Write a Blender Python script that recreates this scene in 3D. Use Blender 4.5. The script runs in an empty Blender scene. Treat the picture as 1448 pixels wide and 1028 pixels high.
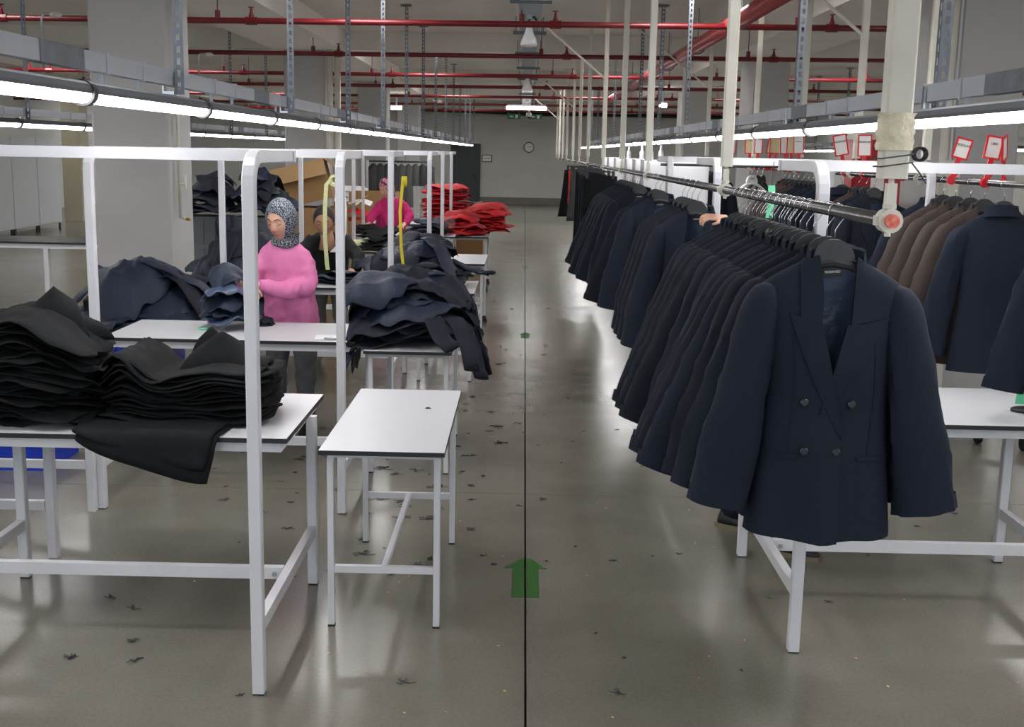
import bpy, bmesh, math, random
from mathutils import Vector, Matrix, noise, Quaternion
R = math.radians
PI = math.pi
sc = bpy.context.scene
col = sc.collection

# ------------------------------------------------------------------ camera
cam_d = bpy.data.cameras.new('camera'); cam = bpy.data.objects.new('camera', cam_d); col.objects.link(cam)
FPX = 1650.0
cam_d.sensor_fit = 'HORIZONTAL'; cam_d.sensor_width = 36.0; cam_d.lens = 36.0 * FPX / 1448.0
d = Vector(((742 - 724) / FPX, (215 - 514) / FPX, 1.0)).normalized()       # world Y seen from the camera (x right, y down, z forward)
up = Vector((math.sin(R(1.2)), -math.cos(R(1.2)), 0)); up = (up - d * up.dot(d)).normalized()
ex = d.cross(up)
# rows of world-from-camera: world = M^T cam
wx = Vector((ex.x, d.x, up.x)); wy = Vector((ex.y, d.y, up.y)); wz = Vector((ex.z, d.z, up.z))   # camera right, down, forward in world
rot = Matrix((wx, -wy, -wz)).transposed()
cam.matrix_world = Matrix.Translation((0, 0, 2.0)) @ rot.to_4x4()
cam_d.clip_end = 200
sc.camera = cam

# ------------------------------------------------------------------ world and exposure
w = bpy.data.worlds.new('world'); sc.world = w; w.use_nodes = True
w.node_tree.nodes['Background'].inputs[0].default_value = (0.80, 0.90, 1.0, 1)
w.node_tree.nodes['Background'].inputs[1].default_value = 1.6
sc.view_settings.view_transform = 'Standard'; sc.view_settings.look = 'None'
sc.view_settings.exposure = -0.12; sc.view_settings.gamma = 1.0; sc.view_settings.use_curve_mapping = False
LED_POWER = 24.0

# ------------------------------------------------------------------ materials
def srgb(c):
    return tuple(((x / 255) / 12.92 if x / 255 <= 0.04045 else (((x / 255) + 0.055) / 1.055) ** 2.4) for x in c) + (1,)
def mat(name, c, rough=0.6, metal=0.0, spec=0.5, var=0.0, vscale=3.0, bump=0.0, bscale=40.0, sheen=0.0, coat=0.0, alpha=1.0, emit=0.0, trans=0.0, c2=None, stretch=None):
    m = bpy.data.materials.new(name); m.use_nodes = True
    nt = m.node_tree; b = nt.nodes['Principled BSDF']
    c = srgb(c)
    b.inputs['Base Color'].default_value = c
    b.inputs['Roughness'].default_value = rough; b.inputs['Metallic'].default_value = metal
    b.inputs['Specular IOR Level'].default_value = spec
    b.inputs['Coat Weight'].default_value = coat
    b.inputs['Alpha'].default_value = alpha; b.inputs['Transmission Weight'].default_value = trans
    if sheen:
        b.inputs['Sheen Weight'].default_value = sheen; b.inputs['Sheen Roughness'].default_value = 0.5
        b.inputs['Sheen Tint'].default_value = c
    if emit:
        b.inputs['Emission Color'].default_value = c; b.inputs['Emission Strength'].default_value = emit
    tc = nt.nodes.new('ShaderNodeTexCoord'); src = tc.outputs['Object']
    if stretch:
        mp = nt.nodes.new('ShaderNodeMapping'); mp.inputs['Scale'].default_value = stretch
        nt.links.new(src, mp.inputs[0]); src = mp.outputs[0]
    if var or c2:
        n = nt.nodes.new('ShaderNodeTexNoise'); n.inputs['Scale'].default_value = vscale; n.inputs['Detail'].default_value = 5
        nt.links.new(src, n.inputs['Vector'])
        r = nt.nodes.new('ShaderNodeValToRGB'); r.color_ramp.elements[0].position = 0.3; r.color_ramp.elements[1].position = 0.7
        if c2: a, z = c, srgb(c2)
        else: a = tuple(x * (1 - var) for x in c[:3]) + (1,); z = tuple(min(1, x * (1 + var)) for x in c[:3]) + (1,)
        r.color_ramp.elements[0].color = a; r.color_ramp.elements[1].color = z
        nt.links.new(n.outputs['Fac'], r.inputs[0]); nt.links.new(r.outputs[0], b.inputs['Base Color'])
    if bump:
        n = nt.nodes.new('ShaderNodeTexNoise'); n.inputs['Scale'].default_value = bscale; n.inputs['Detail'].default_value = 4
        nt.links.new(src, n.inputs['Vector'])
        bp = nt.nodes.new('ShaderNodeBump'); bp.inputs['Strength'].default_value = bump; bp.inputs['Distance'].default_value = 0.01
        nt.links.new(n.outputs['Fac'], bp.inputs['Height']); nt.links.new(bp.outputs[0], b.inputs['Normal'])
    return m
M = {}
M['white_paint'] = mat('white_paint', (208, 209, 214), 0.28, var=0.03, vscale=6)
M['laminate'] = mat('white_laminate', (200, 202, 206), 0.34, var=0.02, vscale=2)
M['black_edge'] = mat('black_edge_band', (26, 26, 30), 0.4)
M['rubber'] = mat('black_rubber', (16, 16, 18), 0.7)
M['galv'] = mat('galvanised_steel', (168, 174, 182), 0.42, metal=0.6, var=0.03, vscale=3)
M['galv_dark'] = mat('dull_galvanised_steel', (108, 114, 122), 0.5, metal=0.6, var=0.15, vscale=20)
M['chrome'] = mat('chrome', (190, 190, 192), 0.18, metal=1.0)
M['rail'] = mat('steel_rail', (120, 120, 120), 0.25, metal=0.9, var=0.15, vscale=8)
M['led_body'] = mat('grey_led_housing', (88, 92, 98), 0.5, metal=0.3)
M['led_joint'] = mat('dark_plastic', (40, 42, 46), 0.45)
M['cream_paint'] = mat('cream_paint', (206, 203, 190), 0.45, var=0.09, vscale=5)
M['red_paint'] = mat('red_pipe_paint', (104, 14, 20), 0.4, var=0.12, vscale=6)
M['red_pipe2'] = mat('pink_red_pipe_paint', (158, 62, 64), 0.28, var=0.15, vscale=5)
M['wall'] = mat('grey_wall_paint', (200, 200, 195), 0.85, var=0.04, vscale=1.2, bump=0.1, bscale=60)
M['ceiling'] = mat('ceiling_concrete', (214, 210, 202), 0.9, var=0.06, vscale=0.9, bump=0.2, bscale=14)
M['column'] = mat('column_paint', (170, 169, 167), 0.85, var=0.03, vscale=2, bump=0.15, bscale=50)
M['column_dark'] = mat('beige_column_paint', (176, 170, 148), 0.85, var=0.04, vscale=2)
M['joint'] = mat('joint_sealant', (22, 22, 20), 0.8)
M['green'] = mat('green_floor_paint', (36, 96, 24), 0.45, var=0.1, vscale=30)
M['door'] = mat('dark_grey_door', (58, 63, 67), 0.5, var=0.05, vscale=3)
M['base'] = mat('concrete_baseboard', (120, 120, 114), 0.8, var=0.1, vscale=4)
M['navy'] = mat('navy_wool', (22, 29, 43), 0.8, spec=0.25, var=0.16, vscale=120, bump=0.12, bscale=500, sheen=0.1)
M['navy2'] = mat('dark_navy_wool', (17, 23, 35), 0.8, spec=0.25, var=0.16, vscale=120, bump=0.12, bscale=500, sheen=0.1)
M['navy_pile'] = mat('navy_cotton', (30, 38, 56), 0.55, spec=0.3, var=0.12, vscale=6, bump=0.5, bscale=35, sheen=0.2)
M['navy_pile2'] = mat('deep_navy_cotton', (21, 26, 38), 0.72, spec=0.3, var=0.12, vscale=6, bump=0.5, bscale=35, sheen=0.2)
M['lining'] = mat('blue_grey_satin_lining', (58, 72, 98), 0.38, spec=0.6, var=0.15, vscale=9, bump=0.6, bscale=22)
M['black_cloth'] = mat('black_wool', (17, 19, 21), 0.85, spec=0.2, var=0.14, vscale=8, bump=0.25, bscale=90, sheen=0.12)
M['black_cloth2'] = mat('charcoal_black_wool', (21, 23, 25), 0.85, spec=0.2, var=0.14, vscale=8, bump=0.25, bscale=90, sheen=0.12)
M['brown'] = mat('brown_wool', (66, 57, 54), 0.8, spec=0.25, var=0.16, vscale=140, bump=0.12, bscale=400, sheen=0.3)
M['grey_cloth'] = mat('grey_green_cloth', (62, 66, 64), 0.7, var=0.1, vscale=10)
M['red_cloth'] = mat('red_cotton', (200, 26, 34), 0.75, var=0.12, vscale=10, bump=0.5, bscale=30)
M['red_cloth2'] = mat('deep_red_cotton', (172, 18, 28), 0.75, var=0.12, vscale=10, bump=0.5, bscale=30)
M['hanger'] = mat('black_hanger_plastic', (44, 46, 48), 0.45)
M['hanger_white'] = mat('white_hanger_plastic', (225, 225, 225), 0.4)
M['button'] = mat('dark_button', (26, 28, 34), 0.2, coat=0.4)
M['pink'] = mat('pink_sweatshirt', (216, 122, 172), 0.85, var=0.04, vscale=12, bump=0.35, bscale=24, sheen=0.2)
M['magenta'] = mat('magenta_jumper', (196, 38, 110), 0.9, var=0.12, vscale=60, bump=0.6, bscale=120, sheen=0.2)
M['black_top'] = mat('black_top', (22, 22, 25), 0.85, var=0.1, vscale=20)
M['jeans'] = mat('grey_jeans', (104, 106, 108), 0.85, var=0.2, vscale=14)
M['grey_trousers'] = mat('light_grey_trousers', (140, 138, 132), 0.85, var=0.1, vscale=10)
M['black_trousers'] = mat('black_trousers', (20, 21, 25), 0.85)
M['skin'] = mat('skin', (206, 158, 136), 0.5, var=0.06, vscale=30)
M['skin2'] = mat('tan_skin', (182, 134, 108), 0.5, var=0.06, vscale=30)
M['hair'] = mat('dark_hair', (30, 26, 25), 0.5, var=0.2, vscale=60, stretch=(6, 6, 1))
M['lips'] = mat('lips', (168, 92, 92), 0.45)
M['brow'] = mat('dark_brown_lashes', (46, 32, 28), 0.8)
M['eye_white'] = mat('eye_white', (230, 226, 222), 0.3)
M['shoe'] = mat('black_shoe', (24, 25, 28), 0.5)
M['sole'] = mat('brown_sole', (120, 108, 90), 0.7)
M['carton'] = mat('corrugated_cardboard', (150, 116, 76), 0.85, var=0.08, vscale=4)
M['carton_light'] = mat('cardboard_edge', (186, 150, 106), 0.85, var=0.06, vscale=4)
M['crate'] = mat('grey_plastic_crate', (92, 96, 102), 0.5, var=0.05, vscale=6)
M['blue_crate'] = mat('blue_plastic_crate', (20, 58, 190), 0.4)
M['cabinet'] = mat('grey_cabinet', (196, 200, 202), 0.5, var=0.03, vscale=2)
M['white_panel'] = mat('white_locker', (226, 229, 232), 0.35)
M['tape_y'] = mat('yellow_tape', (222, 204, 40), 0.5)
M['tape_pale'] = mat('pale_yellow_tape', (224, 222, 168), 0.5, c2=(196, 206, 150), vscale=60)
M['tape_w'] = mat('white_tape', (226, 226, 226), 0.5)
M['tape_g'] = mat('mint_green_tape', (104, 208, 158), 0.5)
M['red_plastic'] = mat('red_plastic', (206, 28, 40), 0.35)
M['card'] = mat('white_card', (232, 230, 226), 0.4)
M['card_tan'] = mat('tan_card', (214, 196, 152), 0.5, var=0.05, vscale=9)
M['ink'] = mat('black_ink', (30, 30, 32), 0.7)
M['clock_rim'] = mat('dark_red_clock_rim', (110, 24, 34), 0.4)
M['exit'] = mat('green_exit_sign', (18, 110, 70), 0.5)
M['lamp_glass'] = mat('frosted_lamp_glass', (214, 214, 212), 0.35)
M['fire_red'] = mat('fire_cabinet_red', (168, 40, 46), 0.35)
M['green_post'] = mat('green_post_paint', (18, 82, 34), 0.45)
M['brass'] = mat('brass', (170, 130, 60), 0.35, metal=0.8)
M['paper'] = mat('white_paper', (236, 236, 236), 0.8)
M['orange'] = mat('orange_cap', (206, 66, 42), 0.45, c2=(236, 150, 130), vscale=60)
M['adhesive'] = mat('yellowed_adhesive_tape', (214, 206, 178), 0.25, var=0.15, vscale=30, bump=0.8, bscale=60)
M['label_black'] = mat('black_woven_label', (16, 17, 20), 0.6)
M['film'] = mat('clear_plastic_film', (240, 240, 244), 0.12, alpha=0.07, spec=0.9, bump=1.0, bscale=18)
M['lint'] = mat('navy_lint', (34, 38, 50), 0.9)
M['scrap'] = mat('coloured_scraps', (220, 120, 140), 0.8, c2=(190, 210, 90), vscale=3)
def led_mat():
    m = bpy.data.materials.new('led_diffuser'); m.use_nodes = True; nt = m.node_tree
    b = nt.nodes['Principled BSDF']; b.inputs['Base Color'].default_value = (0.9, 0.9, 0.9, 1)
    b.inputs['Emission Color'].default_value = (1.0, 0.98, 0.985, 1); b.inputs['Emission Strength'].default_value = LED_POWER
    return m
M['led'] = led_mat()
FILL_PANEL = led_mat(); FILL_PANEL.node_tree.nodes['Principled BSDF'].inputs['Emission Strength'].default_value = 32.0  # emission of the added, unseen fill panels under the ceiling
def pattern_mat(name, cols, scale, rough=0.7):
    m = bpy.data.materials.new(name); m.use_nodes = True; nt = m.node_tree; b = nt.nodes['Principled BSDF']
    tc = nt.nodes.new('ShaderNodeTexCoord'); n = nt.nodes.new('ShaderNodeTexNoise'); n.inputs['Scale'].default_value = scale; n.inputs['Detail'].default_value = 1.5
    r = nt.nodes.new('ShaderNodeValToRGB'); r.color_ramp.interpolation = 'CONSTANT'
    cr = r.color_ramp; cr.elements[0].position = 0; cr.elements[0].color = srgb(cols[0])
    for i, c in enumerate(cols[1:]):
        e = cr.elements[1] if i == 0 else cr.elements.new(0.5)
        e.position = 0.40 + 0.18 * (i + 0.5) / max(1, len(cols) - 1) * 1.2; e.color = srgb(c)
    nt.links.new(tc.outputs['Object'], n.inputs['Vector']); nt.links.new(n.outputs['Fac'], r.inputs[0]); nt.links.new(r.outputs[0], b.inputs['Base Color'])
    b.inputs['Roughness'].default_value = rough
    return m
M['scarf_leopard'] = pattern_mat('black_and_white_speckled_scarf', [(30, 34, 42), (150, 157, 168)], 135)
M['scarf_pink'] = pattern_mat('pink_and_burgundy_scarf', [(94, 44, 60), (206, 140, 162), (150, 70, 96)], 18)
def floor_mat():
    m = bpy.data.materials.new('polished_concrete'); m.use_nodes = True; nt = m.node_tree; b = nt.nodes['Principled BSDF']
    g = nt.nodes.new('ShaderNodeNewGeometry'); pos = g.outputs['Position']
    def nz(s, det=6, ro=0.55):
        n = nt.nodes.new('ShaderNodeTexNoise'); n.inputs['Scale'].default_value = s; n.inputs['Detail'].default_value = det; n.inputs['Roughness'].default_value = ro
        nt.links.new(pos, n.inputs['Vector']); return n.outputs['Fac']
    def ramp(f, p0, c0, p1, c1):
        r = nt.nodes.new('ShaderNodeValToRGB'); r.color_ramp.elements[0].position = p0; r.color_ramp.elements[1].position = p1
        r.color_ramp.elements[0].color = c0; r.color_ramp.elements[1].color = c1; nt.links.new(f, r.inputs[0]); return r.outputs[0]
    def mix(f, a, c, mode='MIX'):
        x = nt.nodes.new('ShaderNodeMix'); x.data_type = 'RGBA'; x.blend_type = mode
        if isinstance(f, float): x.inputs[0].default_value = f
        else: nt.links.new(f, x.inputs[0])
        nt.links.new(a, x.inputs[6]); nt.links.new(c, x.inputs[7]); return x.outputs[2]
    big = ramp(nz(0.9), 0.3, srgb((112, 109, 98)), 0.7, srgb((124, 121, 111)))
    spk = ramp(nz(70, 3, 0.7), 0.36, (0.86, 0.85, 0.84, 1), 0.62, (1.0, 1.0, 1.0, 1))
    med = ramp(nz(2.6, 4, 0.5), 0.25, (0.88, 0.88, 0.88, 1), 0.75, (1.06, 1.06, 1.05, 1))
    c = mix(1.0, big, med, 'MULTIPLY'); c = mix(1.0, c, spk, 'MULTIPLY')
    nt.links.new(c, b.inputs['Base Color'])
    rr = ramp(nz(2.2, 5), 0.3, (0.19, 0.19, 0.19, 1), 0.7, (0.25, 0.25, 0.25, 1))
    nt.links.new(rr, b.inputs['Roughness']); b.inputs['Specular IOR Level'].default_value = 0.6
    bp = nt.nodes.new('ShaderNodeBump'); bp.inputs['Strength'].default_value = 0.012; bp.inputs['Distance'].default_value = 0.02
    nt.links.new(nz(3.5, 3), bp.inputs['Height']); nt.links.new(bp.outputs[0], b.inputs['Normal'])
    return m
M['floor'] = floor_mat()

# ------------------------------------------------------------------ mesh helpers
class MB:
    def __init__(s): s.v = []; s.f = []
    def add(s, vs, fs):
        o = len(s.v); s.v += [tuple(p) for p in vs]; s.f += [tuple(i + o for i in f) for f in fs]; return s
    def box(s, x0, x1, y0, y1, z0, z1, rot=None, piv=None):
        vs = [Vector((x, y, z)) for z in (z0, z1) for y in (y0, y1) for x in (x0, x1)]
        if rot is not None:
            p = Vector(piv) if piv else Vector(((x0 + x1) / 2, (y0 + y1) / 2, (z0 + z1) / 2)); vs = [rot @ (v - p) + p for v in vs]
        return s.add(vs, [(0, 2, 3, 1), (4, 5, 7, 6), (0, 1, 5, 4), (2, 6, 7, 3), (0, 4, 6, 2), (1, 3, 7, 5)])
    def cbox(s, x0, x1, y0, y1, z0, z1, c=0.004):      # vertical-edge chamfered box
        pts = [(x0 + c, y0), (x1 - c, y0), (x1, y0 + c), (x1, y1 - c), (x1 - c, y1), (x0 + c, y1), (x0, y1 - c), (x0, y0 + c)]
        return s.add([(x, y, z) for z in (z0, z1) for x, y in pts], [(i, (i + 1) % 8, 8 + (i + 1) % 8, 8 + i) for i in range(8)] + [tuple(range(7, -1, -1)), tuple(range(8, 16))])
    def rings(s, rings, closed=True, cap0=True, cap1=True):
        n = len(rings[0]); vs = [p for r in rings for p in r]; fs = []
        for i in range(len(rings) - 1):
            for j in range(n if closed else n - 1):
                k = (j + 1) % n; fs.append((i * n + j, i * n + k, (i + 1) * n + k, (i + 1) * n + j))
        if cap0 and closed: fs.append(tuple(range(n - 1, -1, -1)))
        if cap1 and closed: fs.append(tuple((len(rings) - 1) * n + j for j in range(n)))
        return s.add(vs, fs)
    def tube(s, pts, r, n=8, caps=True, prof=None):
        pts = [Vector(p) for p in pts]; rs = []
        if not hasattr(r, '__len__'): r = [r] * len(pts)
        t = (pts[1] - pts[0]).normalized(); a = t.orthogonal().normalized()
        if abs(t.z) < 0.9: a = Vector((0, 0, 1)).cross(t).normalized()
        for i, p in enumerate(pts):
            if i == 0: t2 = pts[1] - pts[0]
            elif i == len(pts) - 1: t2 = pts[-1] - pts[-2]
            else: t2 = (pts[i + 1] - pts[i]).normalized() + (pts[i] - pts[i - 1]).normalized()
            t2 = t2.normalized(); q = t.rotation_difference(t2); a = (q @ a); a = (a - t2 * a.dot(t2)).normalized(); t = t2; b = t.cross(a)
            if prof: rs.append([p + a * u + b * v for u, v in prof])
            else:
                rr = r[i] if hasattr(r[i], '__len__') else (r[i], r[i])
                rs.append([p + a * rr[0] * math.cos(2 * PI * k / n) + b * rr[1] * math.sin(2 * PI * k / n) for k in range(n)])
        return s.rings(rs, True, caps, caps)
    def prism(s, poly, z0, z1, axis='z'):
        n = len(poly)
        def P(x, y, z): return {'z': (x, y, z), 'y': (x, z, y), 'x': (z, x, y)}[axis]
        return s.add([P(x, y, z) for z in (z0, z1) for x, y in poly], [(i, (i + 1) % n, n + (i + 1) % n, n + i) for i in range(n)] + [tuple(range(n - 1, -1, -1)), tuple(range(n, 2 * n))])
    def ball(s, c, rx, ry=None, rz=None, nu=12, nv=8, rot=None):
        ry = ry or rx; rz = rz or rx; rs = []
        for i in range(nv + 1):
            th = PI * i / nv; th = min(max(th, 0.02), PI - 0.02)
            ring = [Vector((rx * math.sin(th) * math.cos(2 * PI * k / nu), ry * math.sin(th) * math.sin(2 * PI * k / nu), -rz * math.cos(th))) for k in range(nu)]
            if rot is not None: ring = [rot @ p for p in ring]
            rs.append([p + Vector(c) for p in ring])
        return s.rings(rs)
    def xf(s, m):
        s.v = [tuple(m @ Vector(p)) for p in s.v]; return s
    def mesh(s, name, smooth=False):
        me = bpy.data.meshes.new(name); me.from_pydata(s.v, [], s.f); me.update()
        if smooth: me.polygons.foreach_set('use_smooth', [True] * len(me.polygons))
        return me
def sharp(me, a=38):
    me.set_sharp_from_angle(angle=R(a)); return me
def fixn(me):
    bm = bmesh.new(); bm.from_mesh(me); bmesh.ops.recalc_face_normals(bm, faces=bm.faces); bm.to_mesh(me); bm.free()
def obj(name, mb, m, parent=None, smooth=False, loc=None, rz=0):
    me = mb.mesh(name, smooth) if isinstance(mb, MB) else mb
    if isinstance(mb, MB): fixn(me)
    me.materials.clear(); me.materials.append(M[m] if isinstance(m, str) else m)
    o = bpy.data.objects.new(name, me); col.objects.link(o)
    if parent: o.parent = parent
    if loc: o.location = loc
    if rz: o.rotation_euler.z = rz
    return o
def thing(name, label, cat, loc=(0, 0, 0), rz=0, group=None):
    o = bpy.data.objects.new(name, None); col.objects.link(o); o.empty_display_size = 0.1
    o.location = loc; o.rotation_euler = (0, 0, rz); o['label'] = label; o['category'] = cat
    if group: o['group'] = group
    return o
def tag(o, label, cat, group=None):
    o['label'] = label; o['category'] = cat
    if group: o['group'] = group
    return o
def struct(name, mb, m, smooth=False, parent=None):
    o = obj(name, mb, m, parent, smooth); o['kind'] = 'structure'; return o
def dup(o, loc=None, rz=None, label=None, group=None, parent=None):
    c = o.copy(); col.objects.link(c); c.parent = parent
    if loc is not None: c.location = loc
    if rz is not None: c.rotation_euler.z = rz
    if label: c['label'] = label
    if group: c['group'] = group
    for ch in list(o.children): dup(ch, parent=c)
    return c
def text(s, size, m, parent, loc, rot, name='lettering', ext=0.0004, ax='CENTER', sx=1.0):
    cu = bpy.data.curves.new(name, 'FONT'); cu.body = s; cu.size = size; cu.extrude = ext; cu.align_x = ax; cu.align_y = 'CENTER'
    cu.materials.append(M[m]); o = bpy.data.objects.new(name, cu)
    me_src = o; col.objects.link(o)
    dg = bpy.context.evaluated_depsgraph_get(); me = bpy.data.meshes.new_from_object(o.evaluated_get(dg)); bpy.data.objects.remove(o)
    if not me.materials: me.materials.append(M[m])
    o = bpy.data.objects.new(name, me); col.objects.link(o); o.parent = parent; o.location = loc; o.rotation_euler = rot; o.scale = (sx, 1, 1)
    return o
def remeshed(mb, voxel, smooth=6, fac=0.5):
    me = mb.mesh('tmp'); fixn(me); o = bpy.data.objects.new('tmp', me); col.objects.link(o)
    r = o.modifiers.new('r', 'REMESH'); r.mode = 'VOXEL'; r.voxel_size = voxel
    if smooth: s2 = o.modifiers.new('s', 'SMOOTH'); s2.factor = fac; s2.iterations = smooth
    dg = bpy.context.evaluated_depsgraph_get(); out = bpy.data.meshes.new_from_object(o.evaluated_get(dg))
    bpy.data.objects.remove(o); out.polygons.foreach_set('use_smooth', [True] * len(out.polygons)); return out
ORD = ['first', 'second', 'third', 'fourth', 'fifth', 'sixth', 'seventh', 'eighth', 'ninth', 'tenth', 'eleventh', 'twelfth', 'thirteenth', 'fourteenth', 'fifteenth', 'sixteenth', 'seventeenth', 'eighteenth', 'nineteenth', 'twentieth',
       'twenty-first', 'twenty-second', 'twenty-third', 'twenty-fourth', 'twenty-fifth', 'twenty-sixth', 'twenty-seventh', 'twenty-eighth', 'twenty-ninth', 'thirtieth', 'thirty-first', 'thirty-second']
def sq(h, w_=None, c=0.005):
    w_ = w_ or h
    return [(-w_ + c, -h), (w_ - c, -h), (w_, -h + c), (w_, h - c), (w_ - c, h), (-w_ + c, h), (-w_, h - c), (-w_, -h + c)]

# ------------------------------------------------------------------ the setting
ZC = 3.80; YB = 45.7; XL = -14.5; XR = 10.5; YF = -7.0
fl = MB(); fl.box(XL - 0.3, XR + 0.3, YF, YB + 0.3, -0.30, -0.02)
floor = struct('floor', fl, 'joint')
xs = [XL - 0.2, -9.95, -4.955, 0.045, 5.045, XR + 0.2]; ys = [YF, -3.3, 1.69, 6.69, 11.69, 16.69, 21.69, 26.69, 31.69, 36.69, 41.69, YB + 0.2]
g = 0.004
for i in range(len(xs) - 1):
    for j in range(len(ys) - 1):
        s = MB(); gg = 0.0045 if j < 99 else g
        s.box(xs[i] + gg, xs[i + 1] - gg, ys[j] + 0.0015, ys[j + 1] - 0.0015, -0.02, 0.0)
        obj('concrete_slab', s, 'floor', floor)
struct('wall_back', MB().box(XL, XR, YB, YB + 0.2, 0, ZC), 'wall')
struct('wall_left', MB().box(XL - 0.2, XL, YF, YB, 0, ZC), 'wall')
struct('wall_right', MB().box(XR, XR + 0.2, YF, YB, 0, ZC), 'wall')
struct('baseboard_back', MB().box(-2.0, XR, YB - 0.03, YB, 0, 0.26), 'base')
struct('ceiling', MB().box(XL - 0.2, XR + 0.2, YF, YB + 0.2, ZC, ZC + 0.2), 'ceiling')
CY = [2.2, 10.36, 18.7, 26.9, 35.1, 43.4]
for k, y in enumerate(CY): struct('trim_%d' % (k + 1), MB().box(XL, XR, y, y + 1.1, 3.51, ZC), 'ceiling')
for k, (a, b_) in enumerate([(-3.95, -2.85), (3.1, 4.2), (-11.2, -10.1)]):
    struct('trim_%d' % (k + 7), MB().box(a, b_, YF, YB, 3.50, ZC), 'ceiling')
def column(x0, x1, y0, y1, label, m='column', pipe=None):
    t = thing('column', label, 'column', ((x0 + x1) / 2, (y0 + y1) / 2, 0))
    w_, d_ = (x1 - x0) / 2, (y1 - y0) / 2
    obj('shaft', MB().cbox(-w_, w_, -d_, d_, 0, 3.51, 0.02), m, t)
    return t
c1 = column(-3.79, -3.12, 10.36, 11.08, 'large grey concrete column at the left behind the navy garment pile')
column(-3.79, -3.14, 18.7, 19.4, 'grey column in the left row above the tilted cardboard boxes')
column(-3.79, -3.14, 26.9, 27.6, 'grey column in the left row, third from the front')
column(-3.79, -3.14, 35.1, 35.8, 'grey column in the left row, farthest but one from the camera')
cr = column(3.55, 4.10, 9.9, 11.2, 'large grey concrete column at the right behind the sign frames')
column(3.55, 4.10, 18.7, 19.9, 'grey column in the right row, second from the front, behind the rail')
column(3.55, 4.10, 26.9, 28.0, 'grey column in the right row, third from the front')
column(-12.0, -11.5, 30.6, 31.2, 'beige column at the far left beyond the grey cabinets', 'column_dark')
# pipes and tap on the first left column
t = thing('water_pipe', 'white painted water pipe with valve and brass tap on the left column', 'pipe', (-3.10, 10.52, 0))
obj('riser', MB().tube([(0.02, 0, 3.5), (0.02, 0, 1.35)], 0.014), 'cream_paint', t, True)
obj('valve', MB().tube([(0.02, 0, 1.66), (0.075, 0, 1.66)], 0.016).box(0.07, 0.08, -0.01, 0.01, 1.62, 1.74), 'cream_paint', t)
obj('spout', MB().tube([(0.02, 0, 1.37), (0.07, 0, 1.35)], 0.016), 'cream_paint', t, True)
obj('tap', MB().tube([(0.07, 0, 1.35), (0.11, 0, 1.345)], 0.013), 'brass', t, True)
t = thing('downpipe', 'white vertical drain pipes running down beside the right column', 'pipe', (3.50, 9.95, 0))
for dx, rr, m in ((-0.02, 0.035, 'cream_paint'), (0.035, 0.012, 'white_paint')):
    obj('pipe', MB().tube([(dx, -0.06, 0), (dx, -0.06, 3.5)], rr), m, t, True)
t = thing('downpipe', 'pair of pale vertical pipes beside the second left column', 'pipe', (-3.06, 18.65, 0))
for dx, rr in ((0.0, 0.05), (0.12, 0.05)): obj('pipe', MB().tube([(dx, 0, 0), (dx, 0, 3.5)], rr), 'cream_paint', t, True)

# door, door sign, clock, cable run, exit signs on the back wall
dx0, dx1 = -2.85, -1.70
dr = struct('door_1', MB().box(dx0 + 0.1, dx1 - 0.1, YB - 0.04, YB - 0.005, 0, 2.18), 'door')
struct('door_frame', MB().box(dx0, dx0 + 0.11, YB - 0.07, YB, 0, 2.28).box(dx1 - 0.11, dx1, YB - 0.07, YB, 0, 2.28).box(dx0 + 0.1, dx1 - 0.1, YB - 0.07, YB, 2.17, 2.28), 'door', parent=dr)
obj('handle', MB().box(dx1 - 0.22, dx1 - 0.17, YB - 0.075, YB - 0.04, 0.9, 1.15).box(dx1 - 0.34, dx1 - 0.18, YB - 0.10, YB - 0.07, 1.08, 1.11), 'black_edge', dr)
t = thing('door_sign', 'small black framed white sign beside the dark door', 'sign', (-1.45, YB, 1.73))
obj('frame', MB().box(-0.20, 0.20, -0.03, 0, -0.14, 0.14), 'black_edge', t)
obj('plate', MB().box(-0.175, 0.165, -0.034, -0.028, -0.11, 0.115), 'card', t)
text('KOSETURLU', 0.062, 'ink', t, (0, -0.036, 0), (R(90), 0, 0))
t = thing('wall_clock', 'round wall clock with dark red rim and white face', 'clock', (0.16, YB, 2.18))
n = 32
rim = MB(); rim.rings([[(r_ * math.cos(2 * PI * k / n), y, r_ * math.sin(2 * PI * k / n)) for k in range(n)] for r_, y in ((0.205, -0.001), (0.205, -0.05), (0.172, -0.05), (0.172, -0.02))], True, True, True)
obj('rim', rim, 'clock_rim', t)
obj('face', MB().tube([(0, -0.018, 0), (0, -0.026, 0)], 0.172, 32), 'card', t)
hm = MB().box(-0.005, 0.005, -0.032, -0.028, 0, 0.12, Matrix.Rotation(R(72), 3, 'Y'), (0, -0.03, 0)).box(-0.006, 0.006, -0.036, -0.032, 0, 0.085, Matrix.Rotation(R(-35), 3, 'Y'), (0, -0.034, 0))
obj('hands', hm, 'ink', t)
tk = MB()
for k in range(12):
    a = 2 * PI * k / 12; tk.box(-0.004, 0.004, -0.03, -0.026, 0.135, 0.158, Matrix.Rotation(a, 3, 'Y'), (0, -0.028, 0))
obj('hour_marks', tk, 'ink', t)
tag(obj('cable_run', MB().tube([(XL, YB - 0.1, 3.55), (-4, YB - 0.1, 3.53), (-1, YB - 0.1, 3.47), (0.4, YB - 0.1, 3.42), (2, YB - 0.1, 3.46), (XR, YB - 0.1, 3.44)], 0.07), 'black_edge', None, True), 'thick black cable bundle running along the top of back wall', 'cable')
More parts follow.
